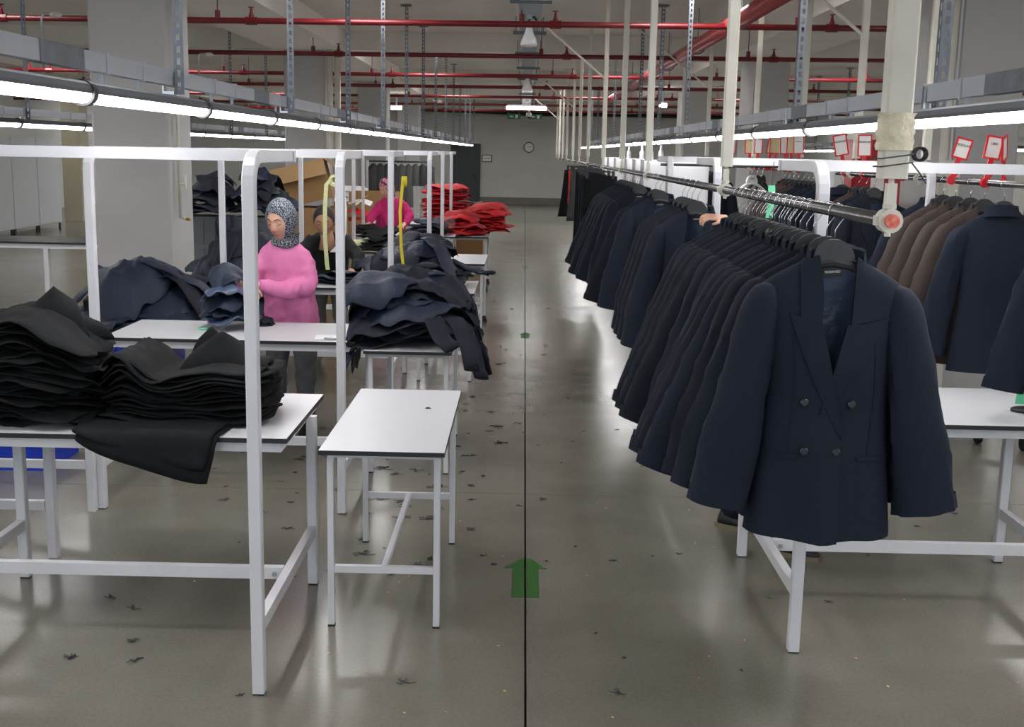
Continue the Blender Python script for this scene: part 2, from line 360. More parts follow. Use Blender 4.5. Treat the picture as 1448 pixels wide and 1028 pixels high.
for i, (x, lab) in enumerate([(-0.42, 'green exit sign hanging left of the dome camera'), (0.36, 'green exit sign hanging right of the dome camera')]):
    t = thing('exit_sign', lab, 'sign', (x, 42.8, 3.25), 0, 'exit signs')
    obj('panel', MB().box(-0.24, 0.24, -0.02, 0.02, -0.09, 0.09), 'exit', t)
    obj('hanger_rod', MB().box(-0.2, -0.19, -0.01, 0.01, 0.09, 0.54).box(0.19, 0.2, -0.01, 0.01, 0.09, 0.54), 'galv', t)
    obj('pictogram', MB().prism([(-0.16, 0.0), (-0.09, 0.05), (-0.09, 0.02), (-0.01, 0.02), (-0.01, -0.02), (-0.09, -0.02), (-0.09, -0.05)], -0.024, -0.02, 'y').box(0.05, 0.15, -0.024, -0.02, -0.06, 0.06), 'card', t)
t = thing('dome_camera', 'white dome security camera hanging under the far ceiling lamp', 'camera', (0.1, 36.6, 3.51))
obj('stem', MB().tube([(0, 0, 0.28), (0, 0, -0.33)], 0.03), 'white_paint', t, True)
obj('housing', MB().ball((0, 0, -0.38), 0.09), 'white_paint', t, True)
obj('lens_dome', MB().ball((0, 0, -0.43), 0.065), 'black_edge', t, True)

# ------------------------------------------------------------------ ceiling services
# cross pipes with sprinkler drops
PY = [12.5, 16.6, 20.9, 24.5, 28.9, 33.7, 38.3]
for i, y in enumerate(PY):
    t = thing('sprinkler_pipe', 'thin red sprinkler pipe crossing the hall, %s from the front' % ORD[i], 'pipe', (0, y, 3.3), 0, 'red sprinkler cross pipes')
    obj('pipe', MB().tube([(XL, 0, 0.006 * XL), (XR, 0, 0.006 * XR)], 0.032 if i < 2 else 0.034, 10), 'red_paint', t, True)
    for x in [-8.6, -5.2, -2.6, 0.55, 3.4, 6.0]:
        x += 0.13 * ((i * 7) % 5 - 2); z = 0.006 * x
        obj('sprinkler_head', MB().tube([(x, 0, z), (x, 0, z + 0.06)], 0.028).tube([(x, 0, z + 0.06), (x, 0, z + 0.13)], [0.022, 0.009]).tube([(x, 0, z + 0.13), (x, 0, z + 0.138)], 0.032).tube([(x - 0.06, 0, z), (x + 0.06, 0, z)], 0.042), 'red_paint', t)
        xr = x - 0.35
        obj('hanger_rod', MB().tube([(xr, 0, z), (xr, 0, 0.5)], 0.006, 6).tube([(xr, 0, z), (xr, 0, z + 0.1)], 0.028), 'red_paint', t)
t = thing('main_pipe', 'thick red fire main pipe running down the hall under the ceiling', 'pipe', (2.12, 4, 3.34))
obj('pipe', MB().tube([(0, 0, 0), (0, 28, 0)], 0.085, 16), 'red_pipe2', t, True)
for y in range(2, 28, 3):
    mb = MB().tube([(0, y, 0.1), (0, y, 0.46)], 0.006, 6)
    mb.tube([(0.1 * math.cos(a), y, 0.1 * math.sin(a)) for a in [2 * PI * k / 16 for k in range(17)]], 0.008, 6, False); obj('clamp', mb, 'galv_dark', t)
# white conduit across
tag(obj('conduit', MB().tube([(XL, 27.5, 3.44), (XR, 27.5, 3.46)], 0.03), 'cream_paint', None, True), 'white conduit crossing under the ceiling beyond the pipes', 'pipe')
# central cable tray with lamps
t = thing('cable_tray', 'galvanised perforated cable tray running above the aisle', 'cable tray', (0.03, 7.5, 3.44))
mb = MB(); mb.box(-0.12, -0.10, 0, 30, 0, 0.06).box(0.10, 0.12, 0, 30, 0, 0.06)
k = 0.0
while k < 30: mb.box(-0.10, 0.10, k, k + 0.05, 0, 0.012); k += 0.10
obj('tray', mb, 'galv', t)
for y in range(1, 30, 3): obj('bracket', MB().box(-0.2, 0.2, y, y + 0.04, -0.05, -0.01).box(-0.17, -0.16, y, y + 0.02, -0.05, 0.16).box(0.16, 0.17, y, y + 0.02, -0.05, 0.16), 'galv_dark', t)
t = thing('flood_light', 'black box flood light with white lens at the top centre', 'lamp', (0.10, 9.0, 3.215))
obj('housing', MB().box(-0.16, 0.17, -0.12, 0.12, -0.03, 0.0).box(-0.12, 0.12, -0.1, 0.1, 0.0, 0.06), 'black_edge', t)
obj('lens', MB().box(-0.17, 0.17, -0.13, 0.13, -0.09, -0.03), 'lamp_glass', t)
obj('bracket', MB().box(-0.01, 0.01, -0.02, 0.02, 0.06, 0.585), 'galv_dark', t)
def bell(label, y, s, z):
    t = thing('bell_lamp', label, 'lamp', (0.02, y, z), 0, 'hanging bell lamps')
    rs = []
    for r_, zz in ((0.05, 0.16), (0.06, 0.10), (0.085, 0.03), (0.13, -0.07), (0.15, -0.14), (0.13, -0.17), (0.05, -0.18)):
        rs.append([(r_ * s * math.cos(2 * PI * k / 16), r_ * s * math.sin(2 * PI * k / 16), zz * s) for k in range(16)])
    obj('shade', MB().rings(rs), 'lamp_glass', t, True)
    obj('stem', MB().tube([(0, 0, 0.15 * s), (0, 0, 0.28 * s), (0.05, 0, 0.32 * s), (0.08, 0, 0.26 * s)], 0.014), 'black_edge', t, True)
    obj('mount', MB().box(-0.03, 0.03, -0.03, 0.03, 0.28 * s, 3.65 - z), 'galv', t)
bell('nearest white bell lamp hanging under the cable tray', 12.9, 0.62, 3.22)
bell('second white bell lamp hanging under the cable tray', 22.6, 0.66, 3.26)
bell('farthest small bell lamp just above the crosswise tube lamp', 30.4, 0.6, 3.36)
t = thing('tube_lamp', 'lit tube lamp hanging crosswise over the aisle near the back wall', 'lamp', (0.02, 31, 3.12))
obj('tube', MB().tube([(-0.52, 0, 0), (0.52, 0, 0)], 0.045, 10), 'led', t, True)
obj('body', MB().box(-0.5, 0.5, -0.04, 0.04, 0.05, 0.09).box(-0.12, 0.12, -0.05, 0.05, 0.09, 0.25).box(-0.02, 0.02, -0.02, 0.02, 0.25, 0.68), 'white_paint', t)
for i, (x, y, s, lab) in enumerate([(-3.47, 32, 0.14, 'small lit lamp high beyond the left columns'), (3.09, 27, 0.09, 'small lit lamp high beyond the right rail hangers')]):
    t = thing('tube_lamp', lab, 'lamp', (x, y, 3.1)); obj('tube', MB().tube([(-s, 0, 0), (s, 0, 0)], 0.05, 10), 'led', t, True); obj('bracket', MB().box(-0.02, 0.02, -0.02, 0.02, 0.04, 0.7), 'galv', t)
for i, (x, y, lab) in enumerate([(-4.6, 11.4, 'small grey sensor on a bent stalk at the far upper left'), (-4.35, 15.9, 'small grey sensor on a bent stalk beside the left column')]):
    t = thing('sensor', lab, 'sensor', (x, y, 3.0), 0, 'ceiling sensors')
    obj('stalk', MB().tube([(0, 0, 0.8), (0, 0, 0.9)], 0.01).tube([(0, 0, -0.3), (0, 0, 0.16), (0.03, 0, 0.2), (0.1, 0, 0.2)], 0.012, 6), 'galv', t, True)
    obj('head', MB().ball((0.14, 0, 0.19), 0.06, 0.05, 0.03), 'cream_paint', t, True)

# LED lines, trunking, perforated uprights
SEG = 1.53
def led_proto():
    t = thing('led_batten', 'x', 'lamp')
    prof = [(-0.036, 0.0), (-0.038, 0.012), (-0.030, 0.032), (-0.012, 0.042), (0.012, 0.042), (0.030, 0.032), (0.038, 0.012), (0.036, 0.0)]
    obj('housing', MB().rings([[(x, y, z) for x, z in prof] for y in (0.0, SEG - 0.002)]), 'led_body', t)
    prof = [(-0.034, -0.0005), (-0.031, -0.018), (-0.018, -0.030), (0, -0.034), (0.018, -0.030), (0.031, -0.018), (0.034, -0.0005)]
    obj('diffuser', MB().rings([[(x, y, z) for x, z in prof] for y in (0.022, SEG - 0.022)]), 'led', t)
    ring = []
    for y, k in ((-0.02, 1.0), (-0.02, 1.1), (0.02, 1.1), (0.02, 1.0)):
        ring.append([(0.042 * k * math.cos(2 * PI * j / 16), y, 0.002 + 0.042 * k * math.sin(2 * PI * j / 16)) for j in range(16)])
    obj('joint_collar', MB().rings(ring), 'led_joint', t)
    return t
proto = led_proto(); first_led = [True]
def place_led(x, y, z, label, group):
    if first_led[0]:
        first_led[0] = False; proto.location = (x, y, z); proto['label'] = label; proto['group'] = group; return proto
    return dup(proto, (x, y, z), label=label, group=group)
def trough_line(x, y0, y1, z, side):
    t = thing('cable_trunking', side + ' line of galvanised cable trunking above the strip lights', 'cable trunking', (x, 0, z))
    y = y0; i = 0
    while y < y1:
        obj('channel', MB().box(-0.022, 0.022, y, min(y + 3.0, y1), -0.034, 0.034), 'galv', t)
        obj('coupler', MB().box(-0.024, 0.024, y - 0.19, y + 0.19, -0.036, 0.036), 'galv_dark', t)
        i += 1; y += 3.0
    y = y0 + 0.3
    clip = None
    while y < y1:
        for dy in (0.0, 0.42):
            if clip is None:
                mb = MB().box(-0.027, 0.027, -0.012, 0.012, -0.038, 0.038).box(-0.006, 0.006, -0.01, 0.01, -0.075, -0.038)
                mb.tube([(-0.05, 0, -0.115), (-0.035, 0, -0.085), (0, 0, -0.072), (0.035, 0, -0.085), (0.05, 0, -0.115)], 0.006, 6)
                clip = obj('strap', mb, 'galv', t, loc=(0, y + dy, 0))
            else:
                c = clip.copy(); col.objects.link(c); c.location = (0, y + dy, 0)
        y += 1.53
    return t
up_mesh = [None]
def upright(x, y, zb, label, group):
    t = thing('perforated_upright', label, 'hanger', (x, y, zb), 0, group)
    if up_mesh[0] is None:
        mb = MB(); H = 3.74 - 2.24
        for s in (0, 1):
            # L profile, each leg two strips joined by rungs: real slots
            a, b_ = (0.0, 0.042)
            def bx(u0, u1, z0, z1):
                if s == 0: mb.box(u0, u1, -0.0015, 0.0015, z0, z1)
                else: mb.box(-0.0015, 0.0015, u0, u1, z0, z1)
            bx(0, 0.013, 0, H); bx(0.029, 0.042, 0, H); z = 0.0
            while z < H: bx(0.013, 0.029, z, z + 0.022); z += 0.05
        mb.box(-0.05, 0.08, -0.05, 0.08, H, H + 0.01)
        up_mesh[0] = mb.mesh('upright'); up_mesh[0].materials.append(M['galv_dark'])
    o = bpy.data.objects.new('slotted_angle', up_mesh[0]); col.objects.link(o); o.parent = t
    o.scale.z = (ZC - 0.01 - zb) / 1.51
    obj('clamp', MB().box(-0.045, 0.0, -0.012, 0.012, 0.0, 0.012).box(-0.045, 0.0, -0.012, 0.012, 0.085, 0.097).box(-0.052, -0.045, -0.012, 0.012, 0.0, 0.097), 'chrome', t)
    return t
for i in range(-4, 22):
    y = 4.18 + SEG * i
    if y > 33.8: break
    nm = ('unlabelled' if i < -1 else '')
    place_led(-1.55, y, 2.172, ('lit strip light over the left tables, behind the camera, %s' % ORD[-i - 2]) if i < -1 else 'lit strip light over the left tables, %s from the front' % ORD[i + 1], 'strip lights in the left line')
    place_led(1.60, y - 0.55, 2.158, ('lit strip light over the right aisle side, behind the camera, %s' % ORD[-i - 2]) if i < -1 else 'lit strip light over the right tables, %s from the front' % ORD[i + 1], 'strip lights in the right line')
trough_line(-1.57, -2.0, 35, 2.29, 'left'); trough_line(1.62, -2.0, 31, 2.262, 'right')
for i in range(13):
    y = 5.25 + 2.5 * i
    upright(-1.545, y, 2.22, 'perforated steel upright holding the left trunking, %s from the front' % ORD[i], 'uprights of the left trunking')
    if i < 11: upright(1.64, y - 0.45, 2.19, 'perforated steel upright holding the right trunking, %s from the front' % ORD[i], 'uprights of the right trunking')
for i in range(0, 10):
    place_led(-4.55, 9.1 + SEG * i, 2.165, 'lit strip light in the far left line beyond the column, %s from the front' % ORD[i], 'strip lights in the far left line')
for i in range(-3, 0): place_led(-4.55, 4.0 + SEG * i, 2.165, 'lit strip light of the far left line outside the view, %s' % ORD[i + 3], 'strip lights in the far left line')
for i in range(0, 12):
    place_led(6.5, 14.2 + SEG * i, 2.165, 'lit strip light in the far right line behind the sign frames, %s from the front' % ORD[i], 'strip lights in the far right line')
for i in range(-3, 1): place_led(4.7, 3.5 + SEG * i, 2.165, 'lit strip light at the right outside the view, %s' % ORD[i + 3], 'strip lights at the right edge')
trough_line(-4.57, 7.0, 24.5, 2.27, 'far left'); trough_line(6.5, 13, 32, 2.29, 'far right')
for i in range(7): upright(-4.545, 8.3 + 2.5 * i, 2.20, 'perforated steel upright of the far left trunking, %s from the front' % ORD[i], 'uprights of the far left trunking')
for i in range(6): upright(6.52, 14.3 + 2.5 * i, 2.22, 'perforated steel upright of the far right trunking, %s from the front' % ORD[i], 'uprights of the far right trunking')

# unseen square light panels added to fill each bay, behind the cross beams
lp = None
for j, (y0, n_) in enumerate(((-3.0, 1), (4.2, 2), (12.0, 1), (20.4, 1), (28.7, 2), (37.3, 2))):
    for q in range(n_):
        for i, x in enumerate((-12.6, -8.5, -6.0, -1.7, 1.7, 5.6, 8.6)):
            y = y0 + 2.4 * q if y0 != 12.0 else 12.0
            lab = 'added square fill light panel on the ceiling in bay %s, %s from the left%s' % (ORD[j], ORD[i], ', rear one' if q else '')
            if lp is None:
                lp = thing('fill_panel', lab, 'lamp', (x, y, ZC), 0, 'added ceiling fill panels'); obj('frame', MB().box(-0.32, 0.32, -0.32, 0.32, -0.03, 0), 'white_paint', lp); obj('diffuser', MB().box(-0.29, 0.29, -0.29, 0.29, -0.036, -0.03), FILL_PANEL, lp)
            else: dup(lp, (x, y, ZC), label=lab)

# ------------------------------------------------------------------ work tables with overhead frames
TH = 0.82
def work_table(x0, x1, yp, yt, depth, label, group, top=True, tx0=None, tx1=None, yl=None, skew=0.0, zt=TH):
    """x0,x1: post centres; yp: front posts; yt: front edge of the top"""
    t = thing('work_table', label, 'table', ((x0 + x1) / 2, yp, 0), 0, group)
    cx = (x0 + x1) / 2; yl = (yl or yp + 1.13) - yp; h = 0.0225; yt -= yp; arm_end = 0.66
    for x in (x0 - cx, x1 - cx):
        r = 0.10; path = [(x, 0, 0.006), (x, 0, 1.965 - r)] + [(x, r - r * math.cos(a), 1.965 - r + r * math.sin(a)) for a in [R(k) for k in (18, 36, 54, 72, 90)]] + [(x, arm_end, 1.965)]
        # constant section sweep in the YZ plane
        rs = []
        for i, p in enumerate(path):
            p = Vector(p)
            tn = (Vector(path[min(i + 1, len(path) - 1)]) - Vector(path[max(i - 1, 0)])).normalized()
            nn = Vector((0, -tn.z, tn.y))
            rs.append([p + Vector((1, 0, 0)) * u + nn * v for u, v in sq(h, h, 0.004)])
        obj('post', MB().rings(rs), 'white_paint', t)
        obj('leg', MB().cbox(x - h, x + h, yl - h, yl + h, 0.006, zt - 0.02), 'white_paint', t)
        obj('side_bar', MB().box(x - 0.018, x + 0.018, h, yl - h, 0.235, 0.285), 'white_paint', t)
        ft = MB(); ft.box(x - h * 0.9, x + h * 0.9, -h * 0.9, h * 0.9, 0, 0.006).box(x - h * 0.9, x + h * 0.9, yl - h * 0.9, yl + h * 0.9, 0, 0.006); obj('foot_cap', ft, 'rubber', t)
    ya = yl * 0.5
    obj('stretcher', MB().box(x0 - cx + 0.02, x1 - cx - 0.02, ya - 0.018, ya + 0.018, 0.238, 0.288), 'white_paint', t)
    for x in (x0 - cx + 0.055, x1 - cx - 0.055): obj('bolt', MB().tube([(x, ya - 0.018, 0.262), (x, ya - 0.027, 0.262)], 0.010, 8), 'galv', t)
    obj('overhead_beam', MB().cbox(x0 - cx - 0.03, x1 - cx + 0.03, arm_end, arm_end + 0.03, 1.943, 1.988, 0.002), 'white_paint', t)
    if top:
        a, b_ = (tx0 if tx0 is not None else x0 - 0.03) - cx, (tx1 if tx1 is not None else x1 + 0.0) - cx
        rot = Matrix.Rotation(skew, 3, 'Z'); pv = ((a + b_) / 2, yt + depth / 2, zt)
        obj('tabletop', MB().box(a + 0.001, b_ - 0.001, yt + 0.001, yt + depth - 0.001, zt - 0.001, zt, rot, pv), 'laminate', t)
        obj('edge_band', MB().box(a, b_, yt, yt + depth, zt - 0.021, zt - 0.001, rot, pv), 'black_edge', t)
        ap = MB()
        for (p, q, r_, s_) in ((a + 0.056, b_ - 0.056, yt + 0.03, yt + 0.055), (a + 0.056, b_ - 0.056, yt + depth - 0.06, yt + depth - 0.036), (a + 0.03, a + 0.055, yt + 0.03, yt + depth - 0.035), (b_ - 0.055, b_ - 0.03, yt + 0.03, yt + depth - 0.035)):
            mid = ((p + q) / 2, (r_ + s_) / 2, 0); ap.box(p, q, r_, s_, zt - 0.066, zt - 0.021, rot, pv)
        obj('apron', ap, 'white_paint', t)
    return t
G = 'work tables with overhead frames'
work_table(-2.29, -0.945, 4.045, 4.66, 0.90, 'white work table nearest the camera, holding the two stacks of black pieces', G, tx0=-2.75, tx1=-0.955, yl=5.17)
work_table(-2.31, -0.975, 6.24, 7.12, 0.78, 'white work table where the woman in the light pink sweatshirt stands', G, tx0=-2.60, tx1=-1.0, yl=7.4)
work_table(-2.39, -1.05, 9.3, 9.98, 0.95, 'white work table where the woman in the black top leans', G, tx1=-0.90)
work_table(-2.33, -0.985, 12.3, 13.6, 0.8, 'white work table behind the woman in black, with yellow rolls on it', G, tx0=-2.2, tx1=-0.95)
work_table(-2.2, -1.05, 15.2, 16.3, 0.75, 'white work table in front of the woman in the magenta jumper', G, tx0=-2.4, tx1=-0.95)
work_table(-2.5, -1.13, 18.3, 18.9, 0.8, 'farthest white work table in the left row, under the tall red stack', G)
work_table(1.145, 2.44, 4.527, 5.18, 0.88, 'white work table at the right behind the row of navy blazers', G, tx0=1.16, tx1=2.75, yl=5.68)
work_table(1.16, 2.44, 7.1, 7.7, 0.8, 'second white overhead frame and table at the right', G)
work_table(1.16, 2.44, 9.4, 10.0, 0.8, 'third white overhead frame and table at the right', G, tx1=1.5)
# side row of tables at the far left: only legs and part of tops are seen
t = thing('work_table', 'white table frame whose legs stand left of the nearest work table', 'table', (-2.9, 5.45, 0))
for x, y in ((0.63, 0.0), (0.55, 0.74), (-0.7, 0.0), (-0.7, 0.74)): obj('leg', MB().cbox(x - 0.0225, x + 0.0225, y - 0.0225, y + 0.0225, 0, 0.80), 'white_paint', t)
obj('side_bar', MB().box(-0.68, 0.6, -0.015, 0.015, 0.24, 0.285), 'white_paint', t); obj('side_bar', MB().box(-0.68, 0.53, 0.725, 0.755, 0.24, 0.285), 'white_paint', t)
obj('tabletop', MB().box(-0.8, 0.1, -0.05, 0.85, 0.80, 0.82), 'laminate', t)
t = thing('work_table', 'long white table standing in front of the grey cabinets at the far left', 'table', (-6.3, 14.0, 0))
obj('tabletop', MB().box(-1.0, 1.15, 0, 0.9, 0.80, 0.822), 'black_edge', t)
obj('apron', MB().box(-1.0, 1.13, 0.02, 0.05, 0.745, 0.80).box(-1.0, 1.13, 0.85, 0.88, 0.745, 0.80).box(1.10, 1.13, 0.02, 0.88, 0.745, 0.80), 'white_paint', t)
for x, y in ((0.55, 0.05), (1.1, 0.85), (-0.95, 0.05), (-0.95, 0.85)): obj('leg', MB().cbox(x - 0.03, x + 0.03, y - 0.03, y + 0.03, 0, 0.745), 'white_paint', t)
t = thing('garment_rack', 'thin white upright of a rack seen left of the big column', 'rack', (-4.55, 12.2, 0))
obj('upright', MB().cbox(-0.02, 0.02, -0.02, 0.02, 0, 1.75), 'white_paint', t); obj('base', MB().box(-0.3, 0.3, -0.03, 0.03, 0.0, 0.04), 'white_paint', t)

# ------------------------------------------------------------------ stools (small trestle tables)
def stool(x0, x1, y0, y1, zt, label, feet=False, group='small trestle tables along the aisle'):
    cx, cy = (x0 + x1) / 2, (y0 + y1) / 2
    t = thing('trestle_table', label, 'table', (cx, cy, 0), 0, group); w_, d_ = (x1 - x0) / 2, (y1 - y0) / 2
    obj('tabletop', MB().box(-w_ + 0.001, w_ - 0.001, -d_ + 0.001, d_ - 0.001, zt - 0.001, zt), 'laminate', t)
    obj('edge_band', MB().box(-w_, w_, -d_, d_, zt - 0.02, zt - 0.001), 'black_edge', t)
    lx, ly = w_ - 0.035, d_ - 0.09; b = 0.0125
    for y in (-ly, ly):
        for sx in (-1, 1):
            z0 = 0.07 if feet else 0.008
            obj('leg', MB().cbox(sx * lx - 0.014, sx * lx + 0.014, y - 0.014, y + 0.014, z0, zt - 0.06, 0.003).add([(sx * lx - 0.014, y - 0.014, zt - 0.06), (sx * lx + 0.014, y - 0.014, zt - 0.06), (sx * lx + 0.014, y + 0.014, zt - 0.06), (sx * lx - 0.014, y + 0.014, zt - 0.06), (sx * (lx - 0.008) - 0.014, y - 0.014, zt - 0.02), (sx * (lx - 0.008) + 0.014, y - 0.014, zt - 0.02), (sx * (lx - 0.008) + 0.014, y + 0.014, zt - 0.02), (sx * (lx - 0.008) - 0.014, y + 0.014, zt - 0.02)], [(0, 1, 5, 4), (1, 2, 6, 5), (2, 3, 7, 6), (3, 0, 4, 7), (4, 5, 6, 7)]), 'white_paint', t)
            if feet: obj('foot', MB().tube([(sx * lx, y, 0), (sx * lx, y, 0.02), (sx * lx, y, 0.07)], [0.04, 0.035, 0.018], 10), 'rubber', t)
            else: obj('foot_cap', MB().box(sx * lx - 0.015, sx * lx + 0.015, y - 0.015, y + 0.015, 0, 0.008), 'rubber', t)
        obj('crossbar', MB().box(-lx + 0.014, lx - 0.014, y - b, y + b, 0.24, 0.27), 'white_paint', t)
        obj('top_rail', MB().box(-lx, lx, y - b, y + b, zt - 0.05, zt - 0.02), 'white_paint', t)
    obj('stretcher', MB().box(-b, b, -ly + b, ly - b, 0.242, 0.268), 'white_paint', t)
    return t
stool(-0.815, -0.30, 4.60, 5.86, 0.79, 'empty small white trestle table nearest the camera beside the aisle')
stool(-0.96, -0.42, 7.0, 8.2, 0.79, 'small trestle table beneath the large heap of navy jackets')
stool(-0.93, -0.41, 10.0, 11.0, 0.79, 'small trestle table behind the navy heap, mostly hidden')
stool(-0.98, -0.41, 12.7, 13.9, 0.79, 'empty small white trestle table between the navy heap and the red garments', True)
stool(-1.10, -0.50, 16.8, 18.0, 0.79, 'small trestle table beneath the low heap of red garments', True)
bit = tag(obj('lint_speck', MB().ball((0, 0, 0.004), 0.009, 0.006, 0.004, 8, 5).tube([(-0.012, 0, 0.002), (0.0, 0.004, 0.004), (0.014, -0.002, 0.002)], 0.002, 5), 'rubber', None, True, (-0.435, 5.42, 0.79)), 'tiny black scrap lying on the empty nearest trestle table', 'scrap')

# ------------------------------------------------------------------ hangers and rails
def hanger_parts(t, m='hanger', arch=0.062):
    body = MB(); rs = []
    pts = [(-0.20, -0.245), (-0.15, -0.214), (-0.10, -0.184), (-0.05, -0.158), (0, -0.148), (0.05, -0.158), (0.10, -0.184), (0.15, -0.214), (0.20, -0.245)]
    tk = [0.010, 0.012, 0.014, 0.016, 0.016, 0.016, 0.014, 0.012, 0.010]
    for (x, z), k in zip(pts, tk): rs.append([(x, 0.013 * math.cos(a), z + k * math.sin(a)) for a in [2 * PI * j / 8 for j in range(8)]])
    body.rings(rs)
    ar = []
    for k in range(13):
        a = PI * k / 12; x = -arch * math.cos(a); z = -0.146 + 0.064 * math.sin(a); ar.append((x, z))
    body.prism(ar, -0.010, 0.010, 'y')
    obj('body', body, m, t)
    hk = [(0, 0, -0.085), (0.0, 0, -0.055), (0.012, 0, -0.035), (0.022, 0, -0.02)] + [(0.024 * math.cos(a), 0, 0.024 * math.sin(a)) for a in [R(k) for k in (-30, 0, 30, 60, 90, 120, 150, 180, 205)]]
    obj('hook', MB().tube(hk, 0.0018, 6), 'chrome', t, True)
def rail(name_label, pts, r, group=None):
    t = thing('clothes_rail', name_label, 'rail', pts[0])
    p0 = Vector(pts[0]); pp = [Vector(p) - p0 for p in pts]
    obj('tube', MB().tube(pp, r, 14), 'rail', t, True)
    return t
RX, RZ = 0.93, 1.846
pts = [(RX, 2.99, RZ), (RX, 12, RZ), (RX, 24, RZ), (RX, 35, RZ)]
tr = rail('near overhead steel rail carrying the long row of navy blazers', pts, 0.0185)
obj('end_cap', MB().tube([(0, -0.028, 0), (0, 0.0, 0)], 0.0175, 20), 'orange', tr)
def clamp(t, y, x=0.0, m='cream_paint'):
    mb = MB(); ring = []
    for yy, rr in ((y - 0.022, 0.0195), (y - 0.022, 0.031), (y + 0.022, 0.031), (y + 0.022, 0.0195)): ring.append([(x + rr * math.cos(2 * PI * k / 14), yy, rr * math.sin(2 * PI * k / 14)) for k in range(14)])
    mb.rings(ring); mb.tube([(x, y, 0.03), (x, y, 0.042)], 0.018, 8).tube([(x, y, -0.03), (x, y, -0.04)], 0.008, 6)
    mb.box(x - 0.036, x - 0.028, y - 0.012, y + 0.012, -0.012, 0.012)
    obj('clamp', mb, m, t)
def drop_beam(x, y, zb, s, label, group, rail_dz=0.105, brace=False):
    t = thing('drop_beam', label, 'beam', (x, y, zb), 0, group)
    obj('square_tube', MB().cbox(-s, s, -s * 0.8, s * 0.8, 0, ZC - zb - 0.01, 0.006), 'cream_paint', t)
    obj('ceiling_plate', MB().box(-0.11, 0.11, -0.07, 0.07, ZC - zb - 0.012, ZC - zb), 'cream_paint', t)
    rod = MB(); rod.tube([(0, 0, 0), (0, 0, -rail_dz + 0.03)], 0.0075, 8).box(-0.0125, 0.0125, -0.0125, 0.0125, -0.066, -0.012)
    obj('threaded_rod', rod, 'cream_paint', t)
    if brace: obj('brace', MB().tube([(0, 0, 0.9), (-1.15, 0, ZC - zb - 0.01)], 0.014, 6), 'cream_paint', t)
    return t
BY = [3.0, 5.46, 8.9, 11.3, 14.0, 17.45, 20.2, 22.9, 26.4, 29.2, 32.0, 34.6]
for i, y in enumerate(BY):
    x = RX
    lab = 'cream square drop beam holding the near rail, %s from the front' % ORD[i]
    if i == 0: lab = 'nearest cream drop beam with peeling adhesive tape, holding the rail end'
    t = drop_beam(x, y, 1.952, (0.034 if i == 0 else 0.026), lab, 'drop beams of the near rail', brace=i in (4, 7, 10))
    if i == 0:
        mb = MB(); rs = []
        for k in range(9):
            z = 0.07 + 0.0115 * k; e = 0.0355 + 0.005 * abs(noise.noise(Vector((k * 1.7, 0.3, 0))))
            rs.append([(e * u + 0.012 * noise.noise(Vector((u * 2, v * 2, k * 0.9))), e * v + 0.006 * noise.noise(Vector((u * 3, v, k))), z) for u, v in ((-1, -1), (0, -1.03), (1, -1), (1.03, 0), (1, 1), (0, 1.03), (-1, 1), (-1.15, 0.2), (-1.45, -0.5), (-1.2, -0.7))])
        mb.rings(rs, True, False, False); obj('adhesive_tape', mb, 'adhesive', t, True)
        mb = MB()
        for z in (0.035, 0.055): mb.tube([(0.04 * u, 0.032 * v, z + 0.006 * u) for u, v in ((-1, -1), (1, -1), (1, 1), (-1, 1), (-1, -1))], 0.0018, 5, False)
        mb.tube([(0.038, -0.03, 0.04), (0.06, -0.03, 0.015), (0.078, -0.03, -0.01)], 0.002, 5)
        for k in range(3): mb.tube([(0.07 + 0.016 * math.cos(a), 0.0 + 0.012 * k, 0.062 + 0.016 * math.sin(a)) for a in [2 * PI * j / 12 for j in range(13)]], 0.003, 5, False)
        obj('wire', mb, 'led_joint', t)
for y in BY: clamp(tr, y - 2.99)
RX2, RZ2 = 2.5, 1.885
tr2 = rail('far right steel rail carrying brown and navy blazers', [(RX2, 4.6, RZ2), (RX2, 18, RZ2)], 0.0175)
for i, y in enumerate([7.5, 9.07, 10.9, 13.1, 16.5, 19.2]):
    drop_beam(RX2 + 0.03, y, 2.0, 0.027, 'cream square drop beam of the far right rail, %s from the front' % ORD[i], 'drop beams of the right rail', 0.115, brace=i in (1, 4))
    if y < 16: clamp(tr2, y - 4.6, 0.0)

# ------------------------------------------------------------------ blazers
def smooth(a, b, x): x = min(1, max(0, (x - a) / (b - a))); return x * x * (3 - 2 * x)
def lerp(a, b, t): return a + (b - a) * t
def interp(tab, z):
    if z >= tab[0][0]: return tab[0][1]
    for (z0, v0), (z1, v1) in zip(tab, tab[1:]):
        if z >= z1: return lerp(v0, v1, (z0 - z) / (z0 - z1))
    return tab[-1][1]
Wt = [(-0.145, 0.085), (-0.165, 0.125), (-0.19, 0.17), (-0.215, 0.205), (-0.24, 0.228), (-0.27, 0.232), (-0.33, 0.205), (-0.42, 0.19), (-0.55, 0.186), (-0.7, 0.196), (-0.85, 0.212), (-0.99, 0.226)]
Dt = [(-0.145, 0.022), (-0.19, 0.035), (-0.24, 0.052), (-0.33, 0.075), (-0.45, 0.088), (-0.6, 0.078), (-0.8, 0.088), (-0.99, 0.10)]
XLt = [(-0.12, -0.055), (-0.20, -0.048), (-0.32, -0.035), (-0.5, 0.008), (-0.60, 0.03), (-0.672, 0.042), (-1.0, 0.046)]     # edge of the panel on the viewer's left (lies over)
XRt = [(-0.12, 0.07), (-0.22, 0.062), (-0.30, 0.045), (-0.4, 0.018), (-0.5, -0.005), (-0.6, -0.03), (-1.0, -0.03)]
